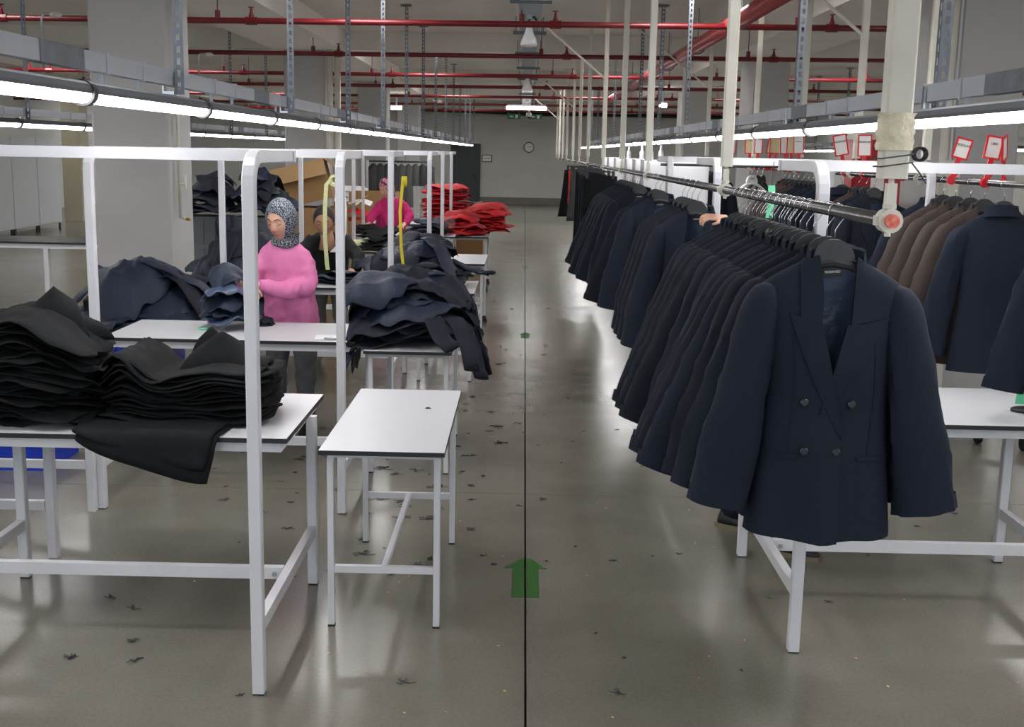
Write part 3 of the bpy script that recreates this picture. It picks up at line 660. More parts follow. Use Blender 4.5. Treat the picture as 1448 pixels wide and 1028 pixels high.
def yf(x, z, dsc=1.0):
    W_ = interp(Wt, z); D_ = interp(Dt, z) * dsc; k = min(1, abs(x) / W_)
    y = -D_ * (1 - k ** 2.6) ** 0.5
    fold = 0.013 * smooth(-0.40, -0.95, z) * math.sin(x * 31 + 1.3 + 2.5 * z) + 0.009 * noise.noise(Vector((x * 9, z * 5, 3)))
    return y + fold * (1 - k ** 3)
def front_patch(poly_fn, nu, nv, off, dsc, seed=0):
    """poly_fn(u,v)->(x,z); lies on the body front, raised by off"""
    mb = MB(); top = []; bot = []
    for j in range(nv + 1):
        for i in range(nu + 1):
            x, z = poly_fn(i / nu, j / nv); e = 0.0
            y = yf(x, z, dsc)
            o = off if not callable(off) else off(i / nu, j / nv)
            top.append((x, y - o, z)); bot.append((x, y - 0.001, z))
    n_ = nu + 1; N = len(top); fs = []
    for j in range(nv):
        for i in range(nu): a = j * n_ + i; fs.append((a, a + 1, a + n_ + 1, a + n_)); fs.append((N + a, N + a + n_, N + a + n_ + 1, N + a + 1))
    edge = [i for i in range(n_)] + [j * n_ + nu for j in range(1, nv + 1)] + [nv * n_ + i for i in range(nu - 1, -1, -1)] + [j * n_ for j in range(nv - 1, 0, -1)]
    for a, b_ in zip(edge, edge[1:] + edge[:1]): fs.append((a, N + a, N + b_, b_))
    return mb.add(top + bot, fs)
def quadpatch(P00, P10, P11, P01, curve=None):
    def f(u, v):
        x = lerp(lerp(P00[0], P10[0], u), lerp(P01[0], P11[0], u), v); z = lerp(lerp(P00[1], P10[1], u), lerp(P01[1], P11[1], u), v)
        if curve: dx, dz = curve(u, v); x += dx; z += dz
        return x, z
    return f
_jm = {}
def blazer_meshes(kind):
    """kind: 'near' relaxed, 'splay' bundled with sleeve swung out"""
    if kind in _jm: return _jm[kind]
    dsc = 1.0 if kind == 'near' else 0.62
    zs = [-0.138, -0.15, -0.165, -0.18, -0.195, -0.21, -0.225, -0.24, -0.255, -0.275, -0.30, -0.33, -0.37, -0.42, -0.47, -0.52, -0.57, -0.62, -0.672, -0.72, -0.77, -0.82, -0.87, -0.92, -0.96, -0.985]
    nf, nb = 12, 16; rows = []
    for z in zs:
        W_, D_ = interp(Wt, z), interp(Dt, z) * dsc; row = []
        xl, xr = max(interp(XLt, z), -W_ * 0.9), min(interp(XRt, z), W_ * 0.9)
        zz = z
        for i in range(nf + 1):
            x = lerp(xl, -W_, 1 - (1 - i / nf) ** 1.25 if i else 0); low = 0.016 * (1 - abs(x) / W_) if z < -0.98 else 0
            row.append((x, yf(x, z, dsc) - (0.004 if x > -0.03 else 0), zz - low))
        for i in range(1, nb):
            a = i / nb; x = -W_ * math.cos(PI * a); k = abs(x) / W_
            yb = D_ * 0.8 * max(0, 1 - k ** 2.4) ** 0.5 + 0.006 * smooth(-0.4, -0.9, z) * math.sin(x * 26)
            row.append((x, yb, zz + 0.012 * (1 - k) * (z > -0.16)))
        for i in range(nf, -1, -1):
            x = lerp(xr, W_, 1 - (1 - i / nf) ** 1.25 if i else 0); low = 0.012 * (1 - abs(x) / W_) if z < -0.98 else 0
            row.append((x, yf(x, z, dsc) + (0.004 if x < 0.06 else 0), zz - low))
        rows.append(row)
    body = MB().rings(rows, closed=False)
    lin = MB(); lr = []
    for z in zs[:20]:
        W_, D_ = interp(Wt, z), interp(Dt, z) * dsc
        lr.append([(W_ * 0.93 * c, D_ * 0.62 * max(0, 1 - abs(c) ** 2.4) ** 0.5 - 0.004 + 0.006 * noise.noise(Vector((c * 5, z * 16, 1))), z - 0.004) for c in [-1 + 2 * i / 18 for i in range(19)]])
    lin.rings(lr, closed=False)
    # collar: standing roll round the neck, then lapels
    col_l = front_patch(quadpatch((-0.048, -0.128), (-0.100, -0.158), (-0.098, -0.312), (-0.036, -0.322), lambda u, v: (0.008 * math.sin(PI * v) * (1 - u), 0)), 5, 8, lambda u, v: 0.007 + 0.007 * (1 - u) * (1 - v * 0.5), dsc)
    col_r = front_patch(quadpatch((0.066, -0.130), (0.118, -0.165), (0.130, -0.312), (0.050, -0.330), lambda u, v: (0.012 * math.sin(PI * v) * u, 0)), 5, 8, lambda u, v: 0.007 + 0.007 * (1 - u) * (1 - v * 0.5), dsc)
    collar = MB(); collar.add(col_l.v, col_l.f); collar.add(col_r.v, col_r.f)
    st = []
    for k in range(13):
        a = PI * k / 12; x = 0.008 - 0.078 * math.cos(a) * (1 + 0.05 * math.sin(a)); yb = 0.045 * dsc * math.sin(a) - 0.012; 
        st.append([(x, yb - 0.006, -0.150), (x, yb - 0.004, -0.118 + 0.010 * math.sin(a)), (x * 1.06, yb + 0.006, -0.112 + 0.010 * math.sin(a)), (x * 1.22, yb + 0.016 + 0.01 * math.sin(a), -0.160 - 0.012 * (1 - math.sin(a)))])
    collar.rings(st, True, True, True)
    lap_l = front_patch(lambda u, v: (lerp(interp(XLt, lerp(-0.318, -0.675, v)) - 0.002, interp(XLt, lerp(-0.318, -0.675, v)) - (0.094 * (1 - v) ** 0.80 * (1 + 0.22 * v)), u), lerp(-0.318, -0.675, v) + 0.020 * u * u * (1 - v) ** 5), 6, 16, lambda u, v: 0.007 + 0.006 * (1 - u) * (1 - 0.6 * v), dsc)
    lap_r = front_patch(lambda u, v: (lerp(interp(XRt, lerp(-0.328, -0.60, v)) + 0.002, interp(XRt, lerp(-0.328, -0.60, v)) + (0.130 * (1 - v) ** 0.85), u), lerp(-0.328, -0.60, v) + 0.022 * u * u * (1 - v) ** 5), 6, 14, lambda u, v: 0.006 + 0.006 * (1 - u) * (1 - 0.6 * v), dsc)
    btn = MB(); bpos = [(-0.074, -0.564), (0.066, -0.566), (-0.068, -0.712), (0.028, -0.712)]
    _jm[kind + 'b'] = [(bx, yf(bx, bz, dsc) - 0.005, bz) for bx, bz in bpos]
    for bx, bz in ((0, 0),):
        y = 0; btn.tube([(bx, y + 0.002, bz), (bx, y - 0.004, bz), (bx, y - 0.0055, bz)], [0.0125, 0.0125, 0.0095], 14)
    pk = []
    for a, b_ in ((-0.205, -0.088), (0.092, 0.200)):
        p = front_patch(quadpatch((a, -0.726), (b_, -0.726), (b_, -0.740), (a, -0.740)), 6, 2, 0.006, dsc); pk.append(p)
    # sleeves
    def sleeve(sgn, sw):
        rs = []; n_ = 20; N = 22
        xs_ = 0.315 if sw < 0.5 else {'splay': 0.40, 'splay2': 0.36, 'splay3': 0.44}.get(kind, 0.4)
        for i in range(N):
            tt = [0, 0.012, 0.03, 0.06][i] if i < 4 else 0.06 + 0.94 * (i - 3) / (N - 4)
            cx_ = 0.196 + (xs_ - 0.196) * (tt ** 0.85); cz = -0.245 - 0.655 * tt
            cy_ = -0.004 - 0.02 * math.sin(PI * tt) - (0.035 * tt if sw < 0.5 else 0.02 * tt)
            rx = lerp(0.062, 0.088, smooth(0, 1, tt)) ; ry = lerp(0.058, 0.056, tt) * (dsc * 0.9 + 0.1)
            q = {0: (0.22, 0.030), 1: (0.56, 0.026), 2: (0.80, 0.014), 3: (0.94, 0.004)}.get(i, (1, 0)); rx *= q[0]; ry *= q[0]; cz += q[1]; cx_ -= 0.010 * (1 - q[0])
            ring = []
            for k in range(n_):
                a = 2 * PI * k / n_
                wob = 1 + 0.13 * noise.noise(Vector((math.cos(a) * 1.6, math.sin(a) * 1.6, tt * 3.2 + sgn + 7 * len(kind) + (3 if kind == 'splay3' else 0))))
                wob += 0.10 * (1 - min(1, abs(noise.noise(Vector((math.cos(a) * 1.1 + 4, math.sin(a) * 1.1, tt * 5 + 2 * math.cos(a) + sgn)))) * 4)) * smooth(0.05, 0.3, tt)
                p = Vector((rx * math.cos(a) * wob, ry * math.sin(a) * wob, 0))
                tl = math.atan2((xs_ - 0.196), 0.655) * 0.9
                p = Matrix.Rotation(-tl * min(1, tt * 3 + 0.15), 3, 'Y') @ p
                ring.append((sgn * (cx_ + p.x), cy_ + p.y, cz + p.z))
            rs.append(ring)
        last = rs[-1]; c = sum((Vector(p) for p in last), Vector()) / n_
        inn = [tuple(c + (Vector(p) - c) * 0.9 + Vector((0, 0, 0.05))) for p in last]
        mb = MB().rings(rs + [inn], True, True, False)
        return mb
    ml = {}
    def mk(nm, mb, sm=True):
        me = mb.mesh(nm, sm); fixn(me); sharp(me) if sm else None; ml[nm] = me
    mk('body', body); mk('lining', lin); mk('collar', collar)
    mk('lapel_l', lap_l); mk('lapel_r', lap_r); mk('button', btn, False); mk('pocket_l', pk[0], False); mk('pocket_r', pk[1], False)
    for nm, sx in (('seam_l', -0.118), ('seam_r', 0.122)): mk(nm, front_patch(lambda u, v, sx=sx: (sx + 0.0022 * u + 0.010 * math.sin(PI * v), lerp(-0.36, -0.72, v)), 1, 14, 0.0022, dsc), False)
    mk('sleeve_l', sleeve(-1, 0.0 if kind == 'near' else 1.0)); mk('sleeve_r', sleeve(1, 0.0))
    lb = MB().box(-0.040, 0.018, -0.001, 0.001, -0.012, 0.018, Matrix.Rotation(R(-4), 3, 'Y')); mk('label', lb, False)
    _jm[kind] = ml; return ml
def blazer(kind, cloth, label, loc, rz, group, hlabel, detail=True, txt=False, hgroup='hangers on the near rail', flip=False, hm='hanger'):
    ml = blazer_meshes(kind)
    t = thing('blazer', label, 'blazer', loc, rz, group)
    def P(nm, key, m, solid=0.0):
        me = _jm.setdefault('mat', {}).get((kind, key, m))
        if me is None:
            me = ml[key].copy(); me.materials.clear(); me.materials.append(M[m]); _jm['mat'][(kind, key, m)] = me
        o = bpy.data.objects.new(nm, me); col.objects.link(o); o.parent = t; return o
    P('body', 'body', cloth); P('sleeve', 'sleeve_l', cloth); P('sleeve', 'sleeve_r', cloth); P('collar', 'collar', cloth)
    if detail:
        P('lining', 'lining', 'lining'); P('lapel', 'lapel_l', cloth); P('lapel', 'lapel_r', cloth); P('pocket', 'pocket_l', cloth); P('pocket', 'pocket_r', cloth); P('seam', 'seam_l', cloth); P('seam', 'seam_r', cloth); [setattr(P('button', 'button', 'button'), 'location', q) for q in _jm[kind + 'b']]
        lb = P('label', 'label', 'label_black'); lb.location = (0.012, 0.006, -0.185)
        if txt: text('RESERVED', 0.0098, 'paper', lb, (-0.011, -0.0014, 0.0045), (R(90), R(-4), 0), 'lettering', sx=1.05)
    h = thing('hanger', hlabel, 'hanger', loc, rz, hgroup)
    if hm not in _jm:
        hanger_parts(h, hm); _jm[hm] = h
    else:
        for ch in _jm[hm].children: c = ch.copy(); col.objects.link(c); c.parent = h
    return t, h
random.seed(5)
# bundle 1: the frontmost and those pressed up behind it
G1, H1 = 'navy blazers bundled at the front of the near rail', 'hangers of the front bundle'
zr = RZ + 0.0205 - 0.022
t0, h0 = blazer('near', 'navy', 'frontmost navy double-breasted blazer with open neck showing its lining and label', (RX, 3.5, zr), R(-3), G1, 'black hanger inside the frontmost blazer, its arch showing at the neck', txt=True, hgroup=H1)
text('AVI', 0.034, 'led_joint', h0, (0.0, -0.0108, -0.112), (R(90), 0, 0), 'embossed_letters')
y = 3.5; k = 0
rb = random.Random(3)
for k in range(15):
    y += (0.13 if k == 0 else 0.080) + rb.uniform(0, 0.035)
    cl = 'navy' if rb.random() < 0.6 else 'navy2'
    blazer(['splay', 'splay2', 'splay3'][rb.randrange(3)], cl, 'navy blazer in the front bundle, %s behind the frontmost one' % ORD[k], (RX + rb.uniform(-0.012, 0.012), y, zr), R(rb.uniform(-10, 3)), G1, 'black hanger in the front bundle, %s behind the frontmost' % ORD[k], detail=(k < 1), hgroup=H1)
G2 = 'navy blazers further back on the near rail'; H2 = 'hangers further back on the near rail'
spec = [('near', 'navy', 6.3, -30, 'slightly blue navy blazer with open collar where the hand reaches in', True), ('near', 'navy2', 6.52, -28, 'navy blazer just behind the one being handled', False), ('near', 'navy2', 6.72, -26, 'dark navy blazer second behind the one being handled', False), ('near', 'navy2', 6.92, -26, 'dark navy blazer third behind the one being handled', False),
        ('near', 'navy', 8.05, -5, 'navy blazer hanging alone with its neck label facing the aisle, middle of the near rail', True), ('splay', 'navy2', 8.35, -8, 'dark navy blazer right behind the middle labelled one', False),
        ('near', 'navy2', 9.5, -6, 'small looking open navy blazer beyond the middle labelled one', True)]
for i, (kd, cl, y, a, lab, dt) in enumerate(spec): blazer(kd, cl, lab, (RX, y, zr), R(a), G2, 'black hanger of the %s blazer behind the front bundle' % ORD[i], detail=dt, txt=dt, hgroup=H2)
for k in range(11):
    y = 9.72 + 0.155 * k
    blazer(['splay', 'splay2', 'splay3'][rb.randrange(3)], ['navy', 'navy2'][k % 2], 'navy blazer in the far end bundle of the near rail, %s from the front' % ORD[k], (RX, y, zr), R(rb.uniform(-10, -2)), G2, 'black hanger in the far bundle of the near rail, %s from the front' % ORD[k], detail=False, hgroup=H2)
# empty hooks showing above the front bundle: spare hangers pushed together
for k in range(9):
    h = thing('hanger', 'spare empty hanger among the front bundle hooks, %s from the front' % ORD[k], 'hanger', (RX, 4.02 + 0.085 * k, zr), R(rb.uniform(-25, 25)), 'spare hangers on the near rail')
    for ch in _jm['hanger'].children: c = ch.copy(); col.objects.link(c); c.parent = h
# far right rail
G3 = 'blazers on the far right rail'; H3 = 'hangers of the far right rail'; zr2 = RZ2 - 0.004
n3 = 0
def rb3(kind, cl, y, a, lab, dt=False, x=RX2):
    global n3
    blazer(kind, cl, lab, (x, y, zr2), R(a), G3, 'black hanger on the far right rail, %s from the front' % ORD[n3], detail=dt, hgroup=H3); n3 += 1
rb3('splay', 'navy', 5.15, 178, 'navy blazer at the right edge of the picture, only its sleeve hem showing')
rb3('near', 'navy', 6.15, 176, 'navy blazer hanging with its back to the camera on the far right rail')
for i, y in enumerate((6.42, 6.62, 6.85, 7.05)): rb3('splay', 'brown', y, 4 - i, 'brown blazer on the far right rail, %s behind the navy back' % ORD[i])
rb3('splay', 'navy', 7.25, 3, 'navy blazer pressed behind the four brown blazers')
rb3('near', 'navy2', 8.45, 4, 'dark navy blazer facing front between the frame post and the red cabinet', True)
rb3('splay', 'navy', 8.65, 3, 'navy blazer second in the middle group on the far right rail')
rb3('splay', 'brown', 8.85, 3, 'brown blazer in the middle group on the far right rail')
rb3('near', 'navy', 9.3, 178, 'navy blazer showing its back right of the curved frame post')
for i in range(5): rb3('splay', 'navy2' if i % 2 else 'navy', 9.9 + 0.17 * i, 5, 'navy blazer in the back group of the far right rail, %s from the front' % ORD[i])
for i in range(4): rb3('splay', 'brown', 10.8 + 0.19 * i, 4, 'brown blazer in the back group of the far right rail, %s from the front' % ORD[i])
for i, y in enumerate((15.6, 16.1)): rb3('near', 'navy2', y, 6, 'dark navy blazer hanging farthest away on the far right rail, %s' % ('nearer one' if i == 0 else 'rear one'))
for k in range(3):
    h = thing('hanger', ['white empty hanger right of the second drop beam', 'black empty hanger beside the white one', 'second black empty hanger beside the white one'][k], 'hanger', (RX2 - 0.5 + 0.07 * k, 10.4 + 0.12 * k, zr2 + 0.04), R(30 + 12 * k), 'empty hangers under the third frame')
    for ch in _jm['hanger'].children:
        c = ch.copy(); col.objects.link(c); c.parent = h
        if k == 0 and c.name.startswith('body'): c.data = c.data.copy(); c.data.materials[0] = M['hanger_white']
t = rail('short steel rail under the third overhead frame at the right', [(1.2, 10.45, RZ2 + 0.03), (2.6, 10.45, RZ2 + 0.03)], 0.012)

# trousers, skirts and coats at the far end of the near rail
def hanging_cloth(label, cat, name, x, y, w_, h_, dpt, m, rz, folds=5, seed=0, flare=1.0):
    t = thing(name, label, cat, (x, y, RZ - 0.02), R(rz), 'trousers and skirts at the far end of the near rail')
    rs = []; n_ = 28
    for i in range(11):
        tt = i / 10; z = -0.10 - h_ * tt; ww = w_ / 2 * lerp(1, flare, tt)
        rs.append([(ww * math.cos(a) * (1 + 0.03 * math.sin(3 * a + tt * 3)), dpt * (0.5 + 0.7 * tt) * math.sin(a) + 0.35 * dpt * math.sin(folds * math.cos(a) * 3 + seed) * (0.4 + tt), z + 0.01 * math.sin(3 * math.cos(a) + seed)) for a in [2 * PI * k / n_ for k in range(n_)]])
    obj('cloth', MB().rings(rs), m, t, True)
    h = thing('clip_hanger', 'black clip hanger of the ' + label.split(' at the')[0].split(' beyond')[0].split(' a red')[0].replace(',', ''), 'hanger', (x, y, RZ), R(rz), 'clip hangers at the far end')
    obj('bar', MB().box(-w_ * 0.42, w_ * 0.42, -0.006, 0.006, -0.075, -0.06), 'hanger', h)
    for sx in (-1, 1): obj('clip', MB().box(sx * w_ * 0.38 - 0.018, sx * w_ * 0.38 + 0.018, -0.016, 0.016, -0.15, -0.055), 'hanger', h)
    obj('hook', MB().tube([(0, 0, -0.065), (0, 0, -0.03)] + [(0.022 * math.cos(a), 0, 0.022 * math.sin(a)) for a in [R(q) for q in (-60, -20, 20, 60, 100, 140, 180)]], 0.002, 6), 'chrome', h, True)
    return t
hc = hanging_cloth
hc('black short skirt, hanging nearest at the end of the blazer row', 'skirt', 'skirt', RX, 14.5, 0.42, 0.42, 0.035, 'black_cloth', -6, 4, 0)
hc('black narrow skirt, behind the black short skirt', 'skirt', 'skirt', RX, 15.0, 0.38, 0.50, 0.03, 'black_cloth2', -12, 4, 1)
for i in range(4): hc(['navy pleated trousers, front pair', 'navy pleated trousers, second pair', 'navy pleated trousers, third pair', 'black trousers, rear pair'][i] + ' at the far end of the near rail', 'trousers', 'trousers', RX, 15.8 + 0.55 * i, 0.34, 1.1, 0.04, 'navy2' if i < 3 else 'black_cloth', -14, 6, i * 1.7, 1.15)
hc('grey green long coat, hanging beyond the navy trousers', 'coat', 'coat', RX, 18.8, 0.40, 0.80, 0.06, 'grey_cloth', -20, 3, 2, 1.25)
hc('black jacket, hanging at the very end of the row', 'jacket', 'jacket', RX, 20.2, 0.52, 0.80, 0.07, 'black_cloth2', -24, 3, 1, 1.35)
hc('bright red skirt, a red strip seen at the end of the row', 'skirt', 'skirt', RX, 19.4, 0.43, 0.55, 0.03, 'red_cloth', -20, 3, 1, 1.0)

# ------------------------------------------------------------------ folded and heaped garments
def nz(x, y, z): return noise.noise(Vector((x, y, z)))
def sheet(rx, ry, th, seed, rot, base, wr=0.02, outline=0.08, sqr=3.0, nr=8, nt=44, ruffle=0.0, wdir=0.0, wfreq=7.0, hang=None, fold=0.0):
    """closed, wrinkled cloth slab; base(x,y)->z of its underside; hang: rectangle (x0,x1,y0,y1,z) it drapes over"""
    cr_, sr_ = math.cos(rot), math.sin(rot); cd, sd = math.cos(wdir), math.sin(wdir); top = []; bot = []
    for i in range(nr + 1):
        rho = (i / nr) ** 0.8
        for k in range(nt):
            a = 2 * PI * k / nt; c, s = math.cos(a), math.sin(a)
            rr = (abs(c) ** sqr + abs(s) ** sqr) ** (-1 / sqr) * (1 + outline * (1.7 * nz(c * 1.2 + seed, s * 1.2, seed * 0.7) + 0.5 * nz(c * 3.4, s * 3.4 + seed, 2)))
            u, v = rho * rr * c * rx, rho * rr * s * ry
            x, y = u * cr_ - v * sr_, u * sr_ + v * cr_
            p, q = x * cd + y * sd, -x * sd + y * cd
            w1 = 1 - abs(nz(p * wfreq * 0.35, q * wfreq, seed * 1.7)) * 2.6
            w2 = 1 - abs(nz(p * wfreq * 1.2 + 5, q * wfreq * 0.7, seed)) * 2.6
            W_ = wr * (0.65 * w1 + 0.35 * w2)
            W_ += ruffle * (rho ** 3) * (2.2 * nz(c * 2.3 + seed, s * 2.3, seed) + 0.35 * math.sin(9 * a + seed * 3 + 4 * nz(c * 2, s * 2, seed))) + fold * math.sin(p * 9 + seed + 5 * nz(p * 2, q * 2, seed)) * (0.4 + rho)
            z = base(x, y) + W_
            t_ = th * max(0.06, (1 - rho ** 7)) ** 0.5
            tz, bz = z + th / 2 + t_ / 2, z + th / 2 - t_ / 2
            X, Y, D = x, y, 0
            if hang:
                x0, x1, y0, y1, zt = hang; lay = max(0.0, z - zt) * 0.35 + 0.01
                for (over, ax, sg, e) in ((X - x1, 0, 1, x1), (x0 - X, 0, -1, x0), (Y - y1, 1, 1, y1), (y0 - Y, 1, -1, y0)):
                    if over > 0:
                        out = lay + 0.06 * (1 - math.exp(-over / 0.06)) + over * 0.10
                        if ax == 0: X = e + sg * min(over, out)
                        else: Y = e + sg * min(over, out)
                        D += max(0, over - 0.03) * 0.92
            top.append((X, Y, tz - D)); bot.append((X, Y, bz - D - (0.004 if D else 0)))
    mb = MB(); N = len(top); fs = []
    for i in range(nr):
        for k in range(nt):
            k2 = (k + 1) % nt; a, b_, c_, d_ = i * nt + k, i * nt + k2, (i + 1) * nt + k2, (i + 1) * nt + k
            fs.append((a, b_, c_, d_)); fs.append((N + a, N + d_, N + c_, N + b_))
    for k in range(nt):
        k2 = (k + 1) % nt; a, b_ = nr * nt + k, nr * nt + k2; fs.append((a, b_, N + b_, N + a))
    mb.add(top + bot, fs); return mb
def garment(mb, m, loc, label, cat, name, group):
    me = mb.mesh(name, True); me.materials.append(M[m]); o = bpy.data.objects.new(name, me); col.objects.link(o); o.location = loc
    return tag(o, label, cat, group)
rs_ = random.Random(11)
# stack A: tall black stack at the far left of the nearest table
ZT = 0.822
N1 = 24; H1_ = 0.40
for k in range(N1):
    f = k / (N1 - 1); dx = 0.04 * math.sin(k * 0.9) + rs_.uniform(-0.05, 0.03); dy = rs_.uniform(-0.045, 0.02) - 0.02 * f
    amp = 0.018 + 0.05 * f * (1 - 0.3 * f)
    ph = 0.8 * math.sin(k * 0.35)
    base = (lambda f, amp, ph: (lambda x, y: f * H1_ * (1 - 0.18 * ((x + 0.1) / 0.4) ** 2) + amp * 0.5 * (1 + math.sin(x * 11 + ph + y * 3)) * (0.3 + 0.7 * f) - 0.10 * f * max(0, x - 0.12) ))(f, amp, ph)
    mb = sheet(0.38 + rs_.uniform(-0.03, 0.03), 0.25, 0.015, k * 3.1, rs_.uniform(-0.3, 0.3), base, wr=0.014 + 0.008 * (k % 3), outline=0.10, sqr=5, ruffle=0.016, fold=0.006, nt=64, nr=7, wfreq=6)
    garment(mb, ['black_cloth', 'black_cloth2'][k % 2], (-2.19 + dx, 5.02 + dy, ZT), 'black folded garment piece in the tall left stack, %s from the bottom' % ORD[k], 'garment', 'folded_garment', 'tall stack of black garment pieces')
N2 = 15; H2_ = 0.27
for k in range(N2):
    f = k / (N2 - 1); dx = rs_.uniform(-0.02, 0.02); dy = rs_.uniform(-0.025, 0.015)
    base = (lambda f, k: (lambda x, y: f * H2_ * (0.70 + 0.42 * math.exp(-((x + 0.24) / 0.085) ** 2) + 0.16 * smooth(0.0, 0.2, x)) + 0.009 * math.sin(x * 17 + 0.5 * k) + 0.012 * f * math.sin(x * 9 + 1)))(f, k)
    mb = sheet(0.36 + rs_.uniform(-0.015, 0.015), 0.24, 0.0155, k * 2.3 + 50, rs_.uniform(-0.06, 0.06), base, wr=0.007, outline=0.04, sqr=6, ruffle=0.007, nt=64, nr=7, wfreq=6)
    garment(mb, ['black_cloth2', 'black_cloth'][k % 2], (-1.44 + dx, 5.05 + dy, ZT), 'black folded garment piece in the low right stack, %s from the bottom' % ORD[k], 'garment', 'folded_garment', 'low stack of black garment pieces')
# upright folded flaps: standing sheets rising from the stacks
def flap(cx, cy, z0, wd, h, bend, seed, label, rz, m='black_cloth2', grp='tall stack of black garment pieces', th=0.012, peak=0.5):
    rows = []; nu, nv = 16, 8; F_ = []; B_ = []
    for j in range(nv + 1):
        v = j / nv
        for i in range(nu + 1):
            u = i / nu; s = (u - 0.5) * wd * (1 - 0.45 * v); hh = h * (1 - abs(u - peak) * 0.9 * v)
            x = s + (peak - 0.5) * wd * v * 0.5; z = v * hh; y = bend * v ** 2 + 0.02 * math.sin(6 * u + seed) * (0.3 + v) + 0.01 * nz(u * 4, v * 4, seed)
            F_.append((x, y - th / 2, z)); B_.append((x, y + th / 2, z))
    n_ = nu + 1; N = len(F_); fs = []
    for j in range(nv):
        for i in range(nu): a = j * n_ + i; fs += [(a, a + 1, a + n_ + 1, a + n_), (N + a, N + a + n_, N + a + n_ + 1, N + a + 1)]
    ed = list(range(n_)) + [j * n_ + nu for j in range(1, nv + 1)] + [nv * n_ + i for i in range(nu - 1, -1, -1)] + [j * n_ for j in range(nv - 1, 0, -1)]
    fs += [(a, N + a, N + b_, b_) for a, b_ in zip(ed, ed[1:] + ed[:1])]
    mb = MB().add(F_ + B_, fs); me = mb.mesh('folded_garment', True); fixn(me); me.materials.append(M[m])
    o = bpy.data.objects.new('folded_garment', me); col.objects.link(o); o.location = (cx, cy, z0); o.rotation_euler.z = rz
    return tag(o, label, 'garment', grp)
flap(-2.06, 4.93, 1.17, 0.40, 0.22, 0.10, 1, 'black garment piece folded upright on top of the tall left stack, front one', 0.25, peak=0.62)
flap(-1.92, 5.0, 1.15, 0.30, 0.21, 0.08, 2, 'black garment piece folded upright on top of the tall left stack, behind the front one', 0.5, peak=0.3)
flap(-1.28, 4.98, 1.00, 0.44, 0.20, 0.12, 3, 'charcoal garment piece standing in a peak on top of the low right stack', 0.05, grp='low stack of black garment pieces', peak=0.42)
flap(-1.36, 5.12, 1.00, 0.26, 0.20, 0.06, 5, 'charcoal garment piece standing behind the peaked one on the low right stack', -0.2, grp='low stack of black garment pieces', peak=0.3)
# the piece hanging over the front edge
def overhang(cx, w_, y_e, drop, label, th, dz, tilt, seed, m):
    F_, B_ = [], []; nu, nv = 20, 14
    for j in range(nv + 1):
        v = j / nv; L = 0.22 + drop; s = v * L
        for i in range(nu + 1):
            u = i / nu; lx = (u - 0.5) * w_ * (1 - 0.0 * v) - 0.10 * v * v * max(0, u - 0.4); dd = s + tilt * (u - 0.5) * v - 0.03 * v * abs(2 * u - 1) ** 4
            over = dd - 0.22
            if over <= 0: y, z = y_e + 0.22 - dd, dz
            else:
                a = min(over / 0.05, PI / 2 * 0.92); r = 0.05
                y = y_e - r * math.sin(a); z = dz - r * (1 - math.cos(a))
                if over > 0.05 * PI / 2 * 0.92: rem = over - 0.05 * PI / 2 * 0.92; z -= rem * 0.96; y -= rem * 0.22
            y -= 0.012 * math.sin(5 * u + seed) * v; F_.append((lx + 0.02 * v * math.sin(seed), y, z + th)); B_.append((lx + 0.02 * v * math.sin(seed), y + th * 0.9 * v, z))
    n_ = nu + 1; N = len(F_); fs = []
    for j in range(nv):
        for i in range(nu): a = j * n_ + i; fs += [(a, a + 1, a + n_ + 1, a + n_), (N + a, N + a + n_, N + a + n_ + 1, N + a + 1)]
    ed = list(range(n_)) + [j * n_ + nu for j in range(1, nv + 1)] + [nv * n_ + i for i in range(nu - 1, -1, -1)] + [j * n_ for j in range(nv - 1, 0, -1)]
    fs += [(a, N + a, N + b_, b_) for a, b_ in zip(ed, ed[1:] + ed[:1])]
    me = MB().add(F_ + B_, fs).mesh('folded_garment', True); fixn(me); me.materials.append(M[m])
    o = bpy.data.objects.new('folded_garment', me); col.objects.link(o); o.location = (cx, 0, ZT)
    return tag(o, label, 'garment', 'black pieces hanging over the table edge')
overhang(-1.52, 0.60, 4.66, 0.165, 'lower black piece hanging over the front edge of the nearest table', 0.010, 0.002, 0.17, 0.4, 'black_cloth')
overhang(-1.545, 0.61, 4.655, 0.125, 'upper black piece hanging over the front edge of the nearest table', 0.012, 0.014, 0.16, 1.4, 'black_cloth2')

